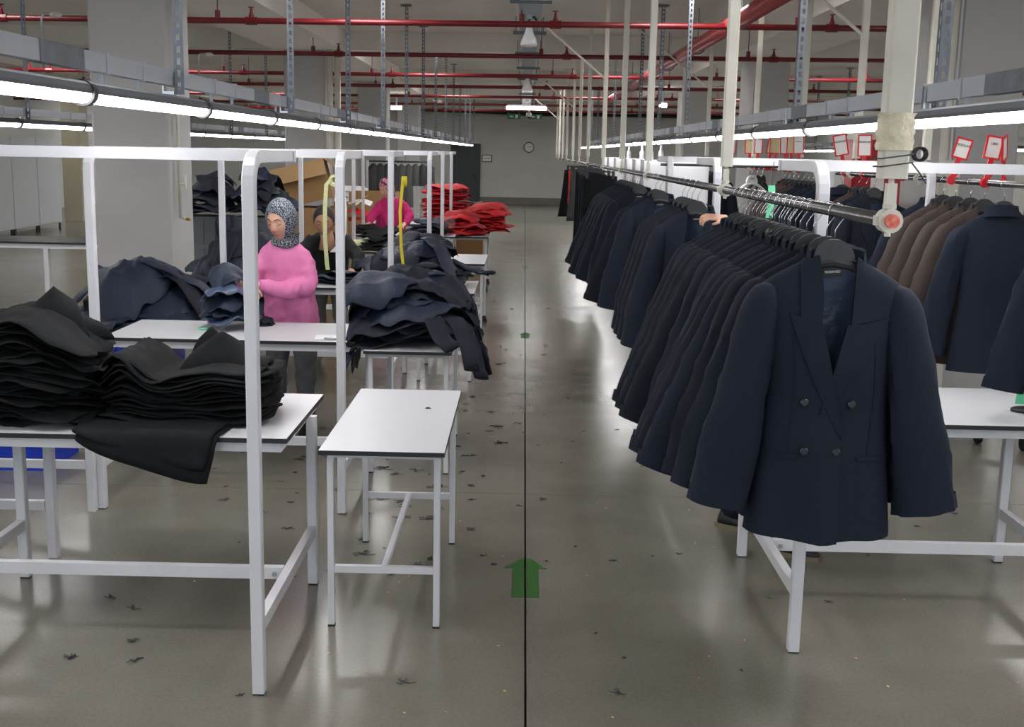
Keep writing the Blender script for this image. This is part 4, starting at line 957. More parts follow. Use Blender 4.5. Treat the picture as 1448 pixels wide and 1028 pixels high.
def heap(n, cx, cy, z0, rx, ry, H, mats, labf, cat, group, seed, wr=0.03, hang=None, name='garment', outline=0.14, th=0.02, nt=52, taper=0.35, lean=(0, 0), sqr=2.6, ruffle=0.012, wfreq=5.0, rot=0.5, prof=1.0, fold=0.012, sleeves=False):
    r_ = random.Random(seed)
    for k in range(n):
        f = (k + 0.0) / max(1, n - 1); sx = 1 - taper * f ** 1.5
        ox_ = oy_ = 0.0
        dome = lambda x, y, f=f, ox_=ox_, oy_=oy_: f * (H - th) * max(0.0, 1 - prof * 0.55 * min(1.6, ((x + ox_) / rx) ** 2 + ((y + oy_) / ry) ** 2) ** 1.2) + 0.03 * f * nz(x * 4, y * 4, seed) 
        hg = None
        jt = 0.06 if prof < 1 else 0.10; dx, dy = r_.uniform(-jt, jt) * rx / 0.4 + lean[0] * f, r_.uniform(-jt, jt) * ry / 0.4 + lean[1] * f
        if hang: hg = (hang[0] - cx - dx, hang[1] - cx - dx, hang[2] - cy - dy, hang[3] - cy - dy, 0)
        mb = sheet(rx * sx * r_.uniform(0.86, 1.1), ry * sx * r_.uniform(0.86, 1.1), th, seed + k * 2.77, r_.uniform(-rot, rot), dome, wr=wr * (0.5 + 0.5 * f), outline=outline, sqr=sqr, nt=nt, nr=10, ruffle=ruffle, wdir=r_.uniform(-0.9, 0.9), wfreq=wfreq, hang=hg, fold=fold)
        go = garment(mb, mats[k % len(mats)], (cx + dx, cy + dy, z0 + wr * 0.5), labf % ORD[k], cat, name, group)
        if sleeves and k >= 1:
            a0 = r_.uniform(0, 2 * PI) if sleeves is True else r_.uniform(*sleeves); P_ = []; W2 = []
            for i in range(13):
                t_ = i / 12; L_ = 0.10 + t_ * max(rx, ry) * 1.12; a1 = a0 + 0.5 * t_ * math.sin(seed + k)
                x, y = L_ * math.cos(a1), L_ * math.sin(a1); z = dome(x, y) + th * 1.3 + wr * 0.7 + 0.012 * math.sin(i * 1.7 + k)
                if hg:
                    for over, ax, sg, e in ((x - hg[1], 0, 1, hg[1]), (hg[0] - x, 0, -1, hg[0]), (hg[2] - y, 1, -1, hg[2])):
                        if over > 0:
                            if ax == 0: x = e + sg * (0.05 * (1 - math.exp(-over / 0.05)) + over * 0.3)
                            else: y = e + sg * (0.05 * (1 - math.exp(-over / 0.05)) + over * 0.3)
                            z -= over * 0.8
                P_.append((x, y, z)); W2.append((lerp(0.085, 0.062, t_), 0.016 + 0.006 * math.sin(i * 2.3)))
            obj('sleeve', MB().tube(P_, W2, 14), mats[(k) % len(mats)], go, True)
# navy heap on the small table beside the aisle
heap(13, -0.68, 7.52, 0.79, 0.43, 0.52, 0.40, ['navy_pile2', 'navy_pile2', 'navy_pile'], 'navy jacket in the large heap overhanging the aisle, %s from the bottom', 'jacket', 'heap of navy jackets beside the aisle', 21, wr=0.06, hang=(-0.98, -0.40, 7.02, 8.2), th=0.02, nt=84, taper=0.30, outline=0.17, prof=1.35, rot=1.5, wfreq=6, fold=0.016, sleeves=(-2.6, 0.9), ruffle=0.02)
heap(2, -0.86, 7.42, 1.06, 0.36, 0.34, 0.14, ['navy_pile'], 'navy jacket thrown flat on top of the large aisle heap, %s one', 'jacket', 'heap of navy jackets beside the aisle', 44, wr=0.03, th=0.018, nt=64, taper=0.1, hang=(-1.0, -0.5, 7.2, 8.0))
heap(9, -0.92, 10.65, 0.82, 0.50, 0.40, 0.36, ['navy_pile2', 'navy_pile'], 'navy garment in the heap behind the large aisle heap, %s from the bottom', 'jacket', 'heap of navy garments on the third table', 61, wr=0.055, taper=0.3, outline=0.17, nt=72, prof=1.3, rot=1.5, wfreq=6, fold=0.016, sleeves=(-2.6, 0.6), ruffle=0.02)
# navy heaps left, behind table two
tl = thing('work_table', 'white work table under the spread navy jackets at the left', 'table', (-2.95, 8.9, 0), 0, None)
obj('tabletop', MB().box(-0.62, 0.95, -0.35, 1.35, 0.60, 0.62), 'laminate', tl)
for x, y in ((-0.55, -0.3), (0.85, -0.3), (-0.55, 1.3), (0.85, 1.3)): obj('leg', MB().cbox(x - 0.022, x + 0.022, y - 0.022, y + 0.022, 0, 0.60), 'white_paint', tl)
heap(9, -2.80, 8.95, 0.62, 0.66, 0.40, 0.44, ['navy_pile', 'navy_pile2', 'navy_pile'], 'navy jacket spread in the wide heap left of the pink sweatshirt, %s from the bottom', 'jacket', 'wide heap of navy jackets at the left', 81, wr=0.065, taper=0.35, th=0.018, nt=84, lean=(-0.12, 0), outline=0.17, prof=1.4, rot=1.5, wfreq=6, fold=0.016, sleeves=(-2.8, -0.2), ruffle=0.02)
heap(9, -2.38, 9.75, 0.62, 0.50, 0.42, 0.62, ['navy_pile2', 'navy_pile'], 'navy jacket in the higher heap against the left column, %s from the bottom', 'jacket', 'higher heap of navy jackets at the left', 97, wr=0.07, taper=0.35, nt=84, outline=0.17, prof=1.4, rot=1.5, wfreq=6, fold=0.016, sleeves=(-2.8, -0.2), ruffle=0.02)
# garment held upright by the woman: folded satin-lined jacket
heap(5, -1.93, 7.62, 0.83, 0.17, 0.20, 0.34, ['lining', 'navy_pile', 'navy_pile'], 'navy jacket with satin lining bunched up before the pink sweatshirt, layer %s', 'jacket', 'jacket bunched on the second table', 133, wr=0.06, taper=0.2, nt=64, prof=0.9, outline=0.25, wfreq=6)
heap(2, -1.74, 7.78, 0.80, 0.09, 0.12, 0.06, ['navy_pile2'], 'navy cloth hanging at the back edge of the second table, %s layer', 'cloth', 'cloth at the back of the second table', 139, wr=0.012, nt=40)
heap(3, -1.66, 10.33, 0.82, 0.27, 0.20, 0.06, ['navy_pile'], 'navy garment under the hands of the woman in black, %s from the bottom', 'garment', 'garments before the woman in black', 151, wr=0.03, nt=48)
heap(4, -1.72, 13.9, 0.82, 0.32, 0.28, 0.20, ['black_cloth', 'black_cloth2'], 'black garment behind the shoulder of the woman in black, %s from the bottom', 'garment', 'black garments on the fourth table', 161, wr=0.05, nt=48)
heap(3, -1.15, 14.0, 0.82, 0.24, 0.2, 0.13, ['navy_pile2'], 'dark rolled garment right on the fourth table, %s from the bottom', 'garment', 'rolled garments on the fourth table', 165, wr=0.03, nt=40)
heap(3, -2.25, 16.6, 0.83, 0.22, 0.2, 0.09, ['black_cloth'], 'black cloth under the left hand of the woman in magenta, %s from the bottom', 'cloth', 'cloth left on the fifth table', 171, wr=0.02, nt=40)
heap(4, -1.35, 16.62, 0.83, 0.33, 0.2, 0.19, ['navy_pile2', 'navy_pile'], 'dark navy garment under the right hand of the woman in magenta, %s from the bottom', 'garment', 'garments right on the fifth table', 175, wr=0.03, nt=44)
heap(3, -2.7, 18.9, 0.85, 0.35, 0.3, 0.28, ['red_cloth', 'red_cloth', 'paper'], 'red and white garments heaped left of the woman in magenta, %s from the bottom', 'garment', 'red and white heap on the far table', 181, wr=0.05, nt=44)
# red stacks
heap(20, -1.27, 19.4, 0.82, 0.37, 0.34, 0.62, ['red_cloth', 'red_cloth2'], 'red garment in the tall red stack, %s from the bottom', 'garment', 'tall stack of red garments', 201, wr=0.018, taper=0.12, th=0.022, nt=56, outline=0.1, sqr=4, rot=0.25, ruffle=0.012, prof=0.15)
heap(12, -0.88, 17.2, 0.79, 0.30, 0.38, 0.34, ['red_cloth', 'red_cloth2'], 'red garment in the front part of the low red heap, %s from the bottom', 'garment', 'low heap of red garments beside the aisle', 231, wr=0.028, taper=0.25, th=0.022, nt=56, hang=(-1.12, -0.48, 16.8, 18), outline=0.16, rot=0.3, prof=0.7)
heap(12, -0.56, 17.9, 0.79, 0.34, 0.34, 0.42, ['red_cloth2', 'red_cloth'], 'red garment in the rear part of the low red heap, %s from the bottom', 'garment', 'low heap of red garments beside the aisle', 251, wr=0.028, taper=0.2, th=0.022, nt=56, outline=0.14, rot=0.3, prof=0.5)
heap(1, -0.82, 18.1, 1.2, 0.22, 0.14, 0.06, ['grey_cloth'], 'dark grey cloth lying on the low red heap, %s', 'cloth', 'cloth on the red heap', 261, wr=0.02, nt=36)
o = garment(sheet(0.16, 0.14, 0.15, 9, 0.2, lambda x, y: 0.05, wr=0.05, outline=0.1, sqr=2, nt=36, wfreq=9), 'film', (-1.13, 16.6, 0.84), 'crumpled clear plastic bag beside the red heap', 'bag', 'plastic_bag', None)
# navy heaps on the grey crates
heap(7, -3.5, 13.0, 1.24, 0.36, 0.34, 0.40, ['navy_pile', 'navy_pile2'], 'navy garment heaped on the left crate, %s from the bottom', 'garment', 'garments on the left crate', 271, wr=0.08, nt=64, taper=0.4, outline=0.3, prof=1.3, rot=1.5, wfreq=5)
heap(7, -2.86, 13.0, 1.26, 0.33, 0.32, 0.42, ['navy_pile', 'navy_pile2'], 'navy garment heaped on the right crate, %s from the bottom', 'garment', 'garments on the right crate', 291, wr=0.08, nt=64, taper=0.4, outline=0.3, prof=1.3, rot=1.5, wfreq=5)
heap(1, -3.23, 12.66, 1.0, 0.10, 0.12, 0.3, ['navy_pile'], 'navy sleeve hanging down over the crate edge, %s', 'garment', 'sleeve over the crate', 299, wr=0.03, nt=30, th=0.25)

# ------------------------------------------------------------------ crates, boxes, rolls
def crate(loc, w_, d_, h, m, label, group):
    t = thing('crate', label, 'crate', loc, 0, group); e = 0.012
    mb = MB(); mb.box(-w_, w_, -d_, d_, 0, e).box(-w_, w_, -d_, -d_ + e, e, h).box(-w_, w_, d_ - e, d_, e, h).box(-w_, -w_ + e, -d_ + e, d_ - e, e, h).box(w_ - e, w_, -d_ + e, d_ - e, e, h); obj('tub', mb, m, t)
    mb = MB(); mb.box(-w_ - 0.015, w_ + 0.015, -d_ - 0.015, -d_, h - 0.04, h).box(-w_ - 0.015, w_ + 0.015, d_, d_ + 0.015, h - 0.04, h).box(-w_ - 0.015, -w_, -d_, d_, h - 0.04, h).box(w_, w_ + 0.015, -d_, d_, h - 0.04, h); obj('rim', mb, m, t)
    for x in [-w_ + 0.02 + (2 * w_ - 0.04) * i / 4 for i in range(5)]: obj('rib', MB().box(x - 0.008, x + 0.008, -d_ - 0.012, -d_, 0.0, h - 0.04), m, t)
    obj('ridge', MB().box(-w_, w_, -d_ - 0.010, -d_, h * 0.45, h * 0.45 + 0.012), m, t)
for i, (x, lab) in enumerate(((-3.5, 'left'), (-2.9, 'right'))):
    for j in range(4):
        crate((x, 13.0, 0.31 * j), 0.28, 0.22, 0.31, 'crate', 'grey plastic crate in the %s crate stack, %s from the floor' % (lab, ORD[j]), 'stacked grey crates behind the navy heap')
crate((-3.22, 7.2, 0), 0.32, 0.24, 0.20, 'blue_crate', 'blue plastic crate on the floor at the far left under the tables', 'blue crates')
crate((-3.22, 9.95, 0.0), 0.25, 0.2, 0.5, 'blue_crate', 'tall blue plastic crate on the floor behind the second work table', 'blue crates')
def carton(name, label, loc, w_, d_, h, rot, flaps, m='carton'):
    t = thing('cardboard_box', label, 'box', loc); t.rotation_euler = rot; e = 0.006
    mb = MB(); mb.box(-w_, w_, -d_, d_, 0, e).box(-w_, w_, -d_, -d_ + e, e, h).box(-w_, w_, d_ - e, d_, e, h).box(-w_, -w_ + e, -d_ + e, d_ - e, e, h).box(w_ - e, w_, -d_ + e, d_ - e, e, h); obj('body', mb, m, t)
    for (side, ang, L) in flaps:
        if side in 'fb':
            s = -1 if side == 'f' else 1; f = MB().box(-w_, w_, 0, s * L, 0, e) if s > 0 else MB().box(-w_, w_, s * L, 0, 0, e)
            o = obj('flap', f, 'carton_light', t, loc=(0, s * d_, h)); o.rotation_euler.x = ang
        else:
            s = -1 if side == 'l' else 1; f = MB().box(min(0, s * L), max(0, s * L), -d_, d_, 0, e)
            o = obj('flap', f, 'carton_light', t, loc=(s * w_, 0, h)); o.rotation_euler.y = ang
    return t
carton('', 'tall cardboard box standing behind the woman in black', (-2.72, 15.2, 0), 0.42, 0.3, 1.25, (0, 0, 0.06), [('l', 0.5, 0.3), ('r', -0.5, 0.3)])
carton('', 'large tilted cardboard box with open flaps on top of the tall box', (-2.80, 15.2, 1.30), 0.36, 0.28, 0.50, (0, R(-14), 0.1), [('f', 0.9, 0.25), ('l', -0.7, 0.3), ('r', 0.9, 0.3)])
carton('', 'wide open cardboard box behind the woman in magenta', (-2.74, 21.6, 0.35), 0.42, 0.35, 0.88, (0, 0, 0), [('b', -0.9, 0.2)])
carton('', 'cardboard box on the floor beneath the far work tables', (-1.35, 18.1, 0), 0.3, 0.3, 0.55, (0, 0, 0.1), [])
carton('', 'cardboard box beneath the tall red stack', (-0.95, 20.4, 0), 0.26, 0.3, 0.62, (0, 0, 0), [])
carton('', 'cardboard box supporting white trays behind the black top', (-3.35, 22.4, 0), 0.3, 0.3, 1.0, (0, 0, 0), [])
carton('', 'cardboard stand under the wide open box', (-2.74, 21.6, 0), 0.4, 0.33, 0.35, (0, 0, 0), [])
carton('', 'small cardboard box on the floor under the aisle heap', (-0.78, 8.9, 0), 0.09, 0.12, 0.13, (0, 0, 0.3), [])
for i in range(3): tag(obj('white_tray', MB().box(-0.28, 0.28, -0.2, 0.2, 0, 0.05).box(-0.24, 0.24, -0.16, 0.16, 0.05, 0.09), 'paper', None, False, (-3.32 + 0.03 * i, 22.4, 1.01 + 0.10 * i), 0.1 * i), 'white tray on the cardboard box, %s from the bottom' % ORD[i], 'tray', 'white trays on the box')
t = thing('fabric_roll', 'pale yellow roll lying on the fourth work table', 'roll', (-1.98, 13.75, 0.885)); obj('roll', MB().tube([(-0.14, 0, 0), (0.14, 0.1, 0)], 0.06, 14), 'tape_pale', t, True); obj('core', MB().tube([(0.135, 0.098, 0), (0.15, 0.104, 0)], 0.03, 10), 'carton', t, True)
tag(obj('paper_sheet', MB().box(-0.14, 0.14, -0.09, 0.09, 0, 0.003), 'tape_pale', None, False, (-1.72, 13.72, 0.822), 0.3), 'pale yellow paper sheet beside the roll', 'paper')
tag(obj('paper_sheet', MB().box(-0.13, 0.13, -0.09, 0.09, 0, 0.002), 'paper', None, False, (-1.17, 7.29, 0.822), 0.1), 'white paper sheet on the second work table near its post', 'paper')
t = thing('pen', 'blue pen lying on the white sheet on the second table', 'pen', (-1.17, 7.20, 0.829)); obj('barrel', MB().tube([(-0.06, 0, 0), (0.05, 0, 0)], 0.005, 8), 'galv', t, True); obj('cap', MB().tube([(0.05, 0, 0), (0.09, 0, 0)], 0.006, 8), 'blue_crate', t, True)
tag(obj('thread_snips', MB().tube([(-0.04, 0, 0.006), (0, 0.012, 0.006), (0.05, 0, 0.006)], 0.006, 6).tube([(-0.02, -0.03, 0.006), (0.02, 0.01, 0.01), (0.05, 0.03, 0.006)], 0.006, 6), 'tape_g', None, True, (-2.06, 7.5, 0.822)), 'small green thread snips on the second work table', 'tool')
t = thing('water_bottle', 'small clear bottle with blue label among the navy heap', 'bottle', (-2.07, 7.72, 0.822)); obj('body', MB().tube([(0, 0, 0), (0, 0, 0.14), (0, 0, 0.17), (0, 0, 0.19)], [0.03, 0.03, 0.014, 0.012], 12), 'lamp_glass', t, True); obj('label', MB().tube([(0, 0, 0.05), (0, 0, 0.10)], 0.0308, 12), 'blue_crate', t, True); obj('cap', MB().tube([(0, 0, 0.19), (0, 0, 0.205)], 0.014, 10), 'tape_g', t, True)

# tapes hanging from the overhead beams
def tape(pts, w_, m, label, reel=None, cord=None):
    t = thing('tape_roll' if reel else 'tape', label, 'tape', pts[0]); p0 = Vector(pts[0])
    rows = [[tuple(Vector(p) - p0 + Vector((sx * w_ / 2, dy, 0))) for sx, dy in ((-1, -0.0006), (1, -0.0006), (1, 0.0006), (-1, 0.0006))] for p in pts]
    obj('strip', MB().rings(rows), m, t)
    if reel:
        c = Vector(reel[0]) - p0; r = reel[1]; ax = reel[2] if len(reel) > 2 else Vector((1, 0.2, 0)).normalized()
        rr = []
        for s_, k in ((-0.02, 0.55), (-0.02, 1), (0.02, 1), (0.02, 0.55)):
            e1 = ax.orthogonal().normalized(); e2 = ax.cross(e1); rr.append([c + ax * s_ + (e1 * math.cos(2 * PI * j / 20) + e2 * math.sin(2 * PI * j / 20)) * r * k for j in range(20)])
        obj('reel', MB().rings(rr, True, False, False).rings([rr[3], rr[0]], True, False, False), m, t)
    if cord: obj('cord', MB().tube([Vector(p) - p0 for p in cord], 0.002, 5), 'led_joint', t)
    return t
tape([(-1.62, 9.86, 1.74), (-1.655, 9.86, 1.70), (-1.668, 9.86, 1.5), (-1.67, 9.86, 1.25), (-1.655, 9.86, 1.03), (-1.648, 9.86, 0.985)], 0.035, 'tape_pale', 'pale yellow tape hanging from a reel in front of the woman in black', ((-1.585, 9.88, 1.735), 0.05, Vector((0.4, 1, 0)).normalized()), [(-1.62, 9.97, 1.95), (-1.60, 9.9, 1.8)])
tape([(-1.53, 9.92, 1.70), (-1.515, 9.92, 1.5), (-1.52, 9.92, 1.3), (-1.56, 9.92, 1.19), (-1.62, 9.92, 1.13)], 0.045, 'tape_w', 'white perforated tape hanging beside the second frame post', None, [(-1.53, 9.97, 1.95), (-1.53, 9.92, 1.7)])
tape([(-1.00, 9.7, 1.72), (-1.02, 9.7, 1.5), (-1.01, 9.7, 1.2), (-0.985, 9.7, 0.98), (-0.965, 9.7, 0.86)], 0.024, 'tape_y', 'bright yellow tape hanging beside the third frame post', ((-0.99, 9.74, 1.74), 0.045), [(-1.0, 9.95, 1.95), (-1.0, 9.75, 1.8)])
tape([(1.235, 5.9, 1.86), (1.235, 5.88, 1.80), (1.225, 5.87, 1.70)], 0.035, 'tape_g', 'mint green tape hanging behind the near rail', None, [(1.24, 5.9, 1.98), (1.235, 5.9, 1.86)])
tape([(2.46, 5.55, 1.62), (2.44, 5.55, 1.3), (2.42, 5.53, 1.05), (2.405, 5.50, 0.93), (2.39, 5.48, 0.86)], 0.045, 'tape_g', 'mint green tape hanging at the right picture edge', None, [(2.46, 5.55, 1.95), (2.46, 5.55, 1.62)])
tag(obj('tape_holder', MB().rings([[(0.10 * math.cos(a) * k, 0.06 * math.sin(a) * k, z) for a in [2 * PI * j / 20 for j in range(20)]] for z, k in ((0, 1), (0.012, 1.0), (0.016, 0.9))]), 'led_joint', None, True, (2.46, 5.5, 0.822)), 'black oval holder on the right work table under the green tape', 'tool')
t = thing('tag', 'small white paper tag hanging from the nearest left beam', 'tag', (-1.10, 4.66, 1.925)); obj('card', MB().box(-0.012, 0.012, -0.001, 0.001, -0.012, 0.010, Matrix.Rotation(R(-20), 3, 'Y')), 'paper', t); obj('string', MB().tube([(0, 0, 0.008), (0.004, 0.004, 0.02)], 0.001, 4), 'brass', t)

# garments under plastic on the far rack
t = thing('garment_rack', 'white and black garment rack against the far left, holding plastic covered clothes', 'rack', (-2.75, 26, 0))
obj('rail', MB().tube([(-0.72, 0, 1.74), (0.68, 0, 1.74)], 0.018, 10), 'led_joint', t, True)
for x in (-0.7, 0.68): obj('post', MB().cbox(x - 0.03, x + 0.03, -0.03, 0.03, 0.04, 1.76), 'white_paint', t)
obj('base', MB().box(-0.74, 0.72, -0.25, -0.2, 0, 0.05).box(-0.74, 0.72, 0.2, 0.25, 0, 0.05).box(-0.74, -0.68, -0.25, 0.25, 0, 0.05).box(0.66, 0.72, -0.25, 0.25, 0, 0.05), 'white_paint', t)
for i in range(9):
    x = -3.32 + 0.155 * i; L = 1.05 if i < 4 else (0.95 if i < 6 else 0.48); m = 'black_cloth2' if i < 4 or i > 6 else 'grey_cloth'
    t = thing('covered_garment', '%s garment in a clear cover on the far rack, %s from the left' % ('black' if m == 'black_cloth2' else 'grey', ORD[i]), 'garment', (x, 26, 1.70), 0, 'plastic covered garments on the far rack')
    rs = []
    for z, w_, dd in ((0.0, 0.01, 0.02), (-0.03, 0.05, 0.05), (-0.09, 0.11, 0.10), (-0.5 * L, 0.10, 0.12), (-L, 0.11, 0.13)):
        rs.append([(w_ * math.cos(a) * (1 + 0.1 * math.sin(4 * a + i)), dd * math.sin(a), z) for a in [2 * PI * k / 14 for k in range(14)]])
    obj('garment', MB().rings(rs), m, t, True)
    obj('plastic_cover', MB().rings([[tuple(Vector((p[0] * 1.18, p[1] * 1.18, p[2] * 1.0 + 0.005))) for p in r] for r in rs] + [[(p[0] * 1.2, p[1] * 1.2, -1.2) for p in rs[-1]]]), 'film', t, True)
    obj('hook', MB().tube([(0, 0, 0), (0, 0, 0.04), (0.015, 0, 0.06), (0, 0, 0.075)], 0.004, 5), 'chrome', t)

# grey cabinets, white lockers, fire cabinet
for i in range(4):
    t = thing('metal_cabinet', 'grey metal cabinet in the row at the far left, %s from the front' % ORD[i], 'cabinet', (-11.3, 23.3 + 1.32 * i, 0), R(0), 'grey metal cabinets')
    obj('body', MB().box(-0.35, 0.28, -0.65, 0.65, 0.14, 2.12), 'cabinet', t)
    for s in (-1,): obj('door', MB().box(0.282, 0.30, -0.64, 0.64, 0.16, 2.10), 'cabinet', t)
    for sx in (-0.3, 0.25):
        for sy in (-0.6, 0.6): obj('leg', MB().box(sx - 0.02, sx + 0.02, sy - 0.02, sy + 0.02, 0, 0.14), 'led_joint', t)
for i, y in enumerate((12.6, 15.5, 16.7, 18.1, 20.3, 22.0, 23.5)):
    t = thing('white_locker', 'white locker in the row beside the near rail, %s from the front' % ORD[i], 'locker', (1.565 + 0.2, y + 0.25, 0), 0, 'white lockers')
    obj('body', MB().box(-0.2, 0.2, -0.24, 0.25, 0.02, 1.93), 'white_panel', t)
    obj('door', MB().box(-0.185, 0.185, -0.256, -0.24, 0.06, 1.88), 'white_panel', t)
    obj('handle', MB().box(-0.15, -0.13, -0.275, -0.256, 0.95, 1.10), 'chrome', t)
    obj('plinth', MB().box(-0.19, 0.19, -0.22, 0.24, 0, 0.02), 'led_joint', t)
    for k in range(2): 
        if i in (1, 2, 4): tag(obj('bottle', MB().tube([(0, 0, 0), (0, 0, 0.10), (0, 0, 0.13), (0, 0, 0.2)], [0.035, 0.035, 0.015, 0.015], 10), 'white_paint', None, True, (1.66 + 0.13 * k, y + 0.1, 1.93)), 'white bottle on top of the %s locker, %s one' % (ORD[i], ['left', 'right'][k]), 'bottle', 'bottles on the lockers')
t = thing('fire_cabinet', 'red fire hose cabinet seen behind the far right rail', 'cabinet', (3.80, 12.6, 0))
obj('body', MB().box(-0.32, 0.36, 0, 0.3, 1.2, 2.2), 'fire_red', t); obj('door', MB().box(-0.28, 0.10, -0.02, 0, 1.42, 1.86), 'fire_red', t)
obj('stand', MB().box(-0.28, -0.22, 0.1, 0.16, 0, 1.2).box(0.26, 0.32, 0.1, 0.16, 0, 1.2), 'fire_red', t)
obj('window_label', MB().box(-0.12, 0.02, -0.026, -0.02, 1.66, 1.80), 'card', t)
# sign frames clipped to the far right rail
def sign(x, y, z0, w_, h, tilt, rz, txt, m, label, lean=0.0):
    t = thing('sign_frame', label, 'sign', (x, y, z0), 0, 'red sign frames clipped above the right rail'); t.rotation_euler = (lean, tilt, rz)
    e = 0.010
    fr = MB(); fr.box(-w_, w_, -0.005, 0.005, -0.0, e).box(-w_, w_, -0.005, 0.005, h - e, h).box(-w_, -w_ + e, -0.005, 0.005, e, h - e).box(w_ - e, w_, -0.005, 0.005, e, h - e)
    obj('frame', fr, 'red_plastic', t); obj('card', MB().box(-w_ + e, w_ - e, -0.002, 0.002, e, h - e), m, t)
    dz = z0 - RZ2
    obj('clip', MB().box(-0.014, 0.014, -0.006, 0.006, -dz + 0.01, 0).tube([(0, -0.014, -dz), (0, 0.014, -dz)], 0.027, 12).box(0.01, 0.03, -0.005, 0.005, -dz + 0.02, -dz + 0.09, Matrix.Rotation(R(25), 3, 'Y')), 'red_plastic', t)
    if txt: text(txt, w_ * 0.36, 'ink', t, (0, -0.0035, h * 0.66), (R(90), 0, 0), 'lettering')
S = 'red framed sign card '
sign(2.50, 6.85, 2.01, 0.046, 0.12, R(14), R(-10), 'AKSESUAR', 'card', S + 'leaning right, left of the two big signs at the right edge')
sign(2.50, 6.38, 2.01, 0.048, 0.125, R(8), R(4), 'LEKE', 'card', S + 'reading LEKE near the right picture edge')
sign(2.54, 6.30, 2.005, 0.048, 0.13, R(-16), R(55), '', 'card', S + 'turned sideways right beside the LEKE one')
sign(2.47, 9.25, 2.02, 0.055, 0.165, R(-12), R(4), 'AKSESUAR', 'card', S + 'leaning left above the curved right post')
sign(2.50, 8.75, 2.015, 0.052, 0.16, R(-2), 0, 'AKSESUAR', 'card', S + 'upright between the leaning one and the taped drop beam')
sign(2.50, 8.05, 2.012, 0.052, 0.165, R(-10), R(6), '', 'card', S + 'half hidden by the taped drop beam')
sign(2.50, 7.88, 2.01, 0.045, 0.17, R(-6), R(12), '', 'card_tan', 'tan ' + S[4:] + 'just behind the taped drop beam')
for i, (px_y, h, w_, m, tl_, tx) in enumerate([(13.2, 0.22, 0.06, 'card_tan', 0, 'LEKE'), (12.75, 0.16, 0.045, 'card', 2, ''), (12.1, 0.2, 0.05, 'card_tan', 10, ''), (11.85, 0.26, 0.068, 'card_tan', 2, 'TAMIR'), (11.4, 0.18, 0.055, 'card', -3, ''), (11.15, 0.17, 0.05, 'card_tan', 0, ''), (10.85, 0.17, 0.05, 'card', -3, 'ASTAR'), (14.4, 0.2, 0.05, 'card', 3, '')]):
    sign(2.5, px_y, 2.03, w_, h, R(tl_), 0, tx, m, ('tan' if 'tan' in m else 'white') + ' sign card in the distant group above the rail, %s in the row' % ORD[i])

# lower right background: rack with wheels, posts, table frame
t = thing('garment_rack', 'rolling garment rack with black wheels behind the right work table', 'rack', (3.55, 8.5, 0))
obj('base', MB().box(-0.35, 0.6, -0.4, -0.36, 0.11, 0.15).box(-0.35, 0.6, 0.36, 0.40, 0.11, 0.15).box(-0.35, -0.31, -0.4, 0.4, 0.11, 0.15), 'white_paint', t)
for x, y in ((-0.24, -0.28), (0.0, -0.5), (-0.24, 0.35), (0.5, 0.35)):
    obj('wheel', MB().tube([(x - 0.018, y, 0.055), (x + 0.018, y, 0.055)], 0.055, 16).tube([(x, y, 0.06), (x, y, 0.12)], 0.012, 8), 'rubber', t)
t = thing('post', 'beige square post standing behind the right work table', 'post', (3.50, 9.70, 0)); obj('shaft', MB().cbox(-0.045, 0.045, -0.045, 0.045, 0, 2.0), 'cream_paint', t); obj('foot', MB().box(-0.09, 0.09, -0.09, 0.09, 0, 0.01), 'cream_paint', t)
t = thing('post', 'green square post at the right picture edge', 'post', (4.44, 10.3, 0)); obj('shaft', MB().cbox(-0.055, 0.055, -0.055, 0.055, 0, 2.0), 'green_post', t); obj('foot', MB().box(-0.09, 0.09, -0.09, 0.09, 0, 0.01), 'green_post', t)
t = thing('table_frame', 'white table frame with crossed braces beside the right column', 'table', (4.2, 11.9, 0))
for x, y in ((-0.3, 0), (0.45, 0), (-0.3, 0.8), (0.45, 0.8)): obj('leg', MB().cbox(x - 0.03, x + 0.03, y - 0.03, y + 0.03, 0, 0.8), 'white_paint', t)
obj('crossbar', MB().box(-1.2, 0.42, -0.02, 0.02, 0.50, 0.55), 'white_paint', t)
obj('brace', MB().tube([(-0.9, 0, 0.0), (0.1, 0, 0.5)], 0.022, 6), 'white_paint', t); obj('brace', MB().tube([(0.1, 0, 0.5), (0.45, 0, 0.36)], 0.022, 6), 'white_paint', t)
obj('tabletop', MB().box(-1.2, 0.6, -0.1, 0.9, 0.8, 0.825), 'laminate', t)
t = thing('drain_post', 'pale thin post right of the beige one', 'post', (4.15, 10.9, 0)); obj('shaft', MB().cbox(-0.035, 0.035, -0.035, 0.035, 0, 1.9), 'white_paint', t); obj('foot', MB().box(-0.08, 0.08, -0.08, 0.08, 0, 0.01), 'white_paint', t)

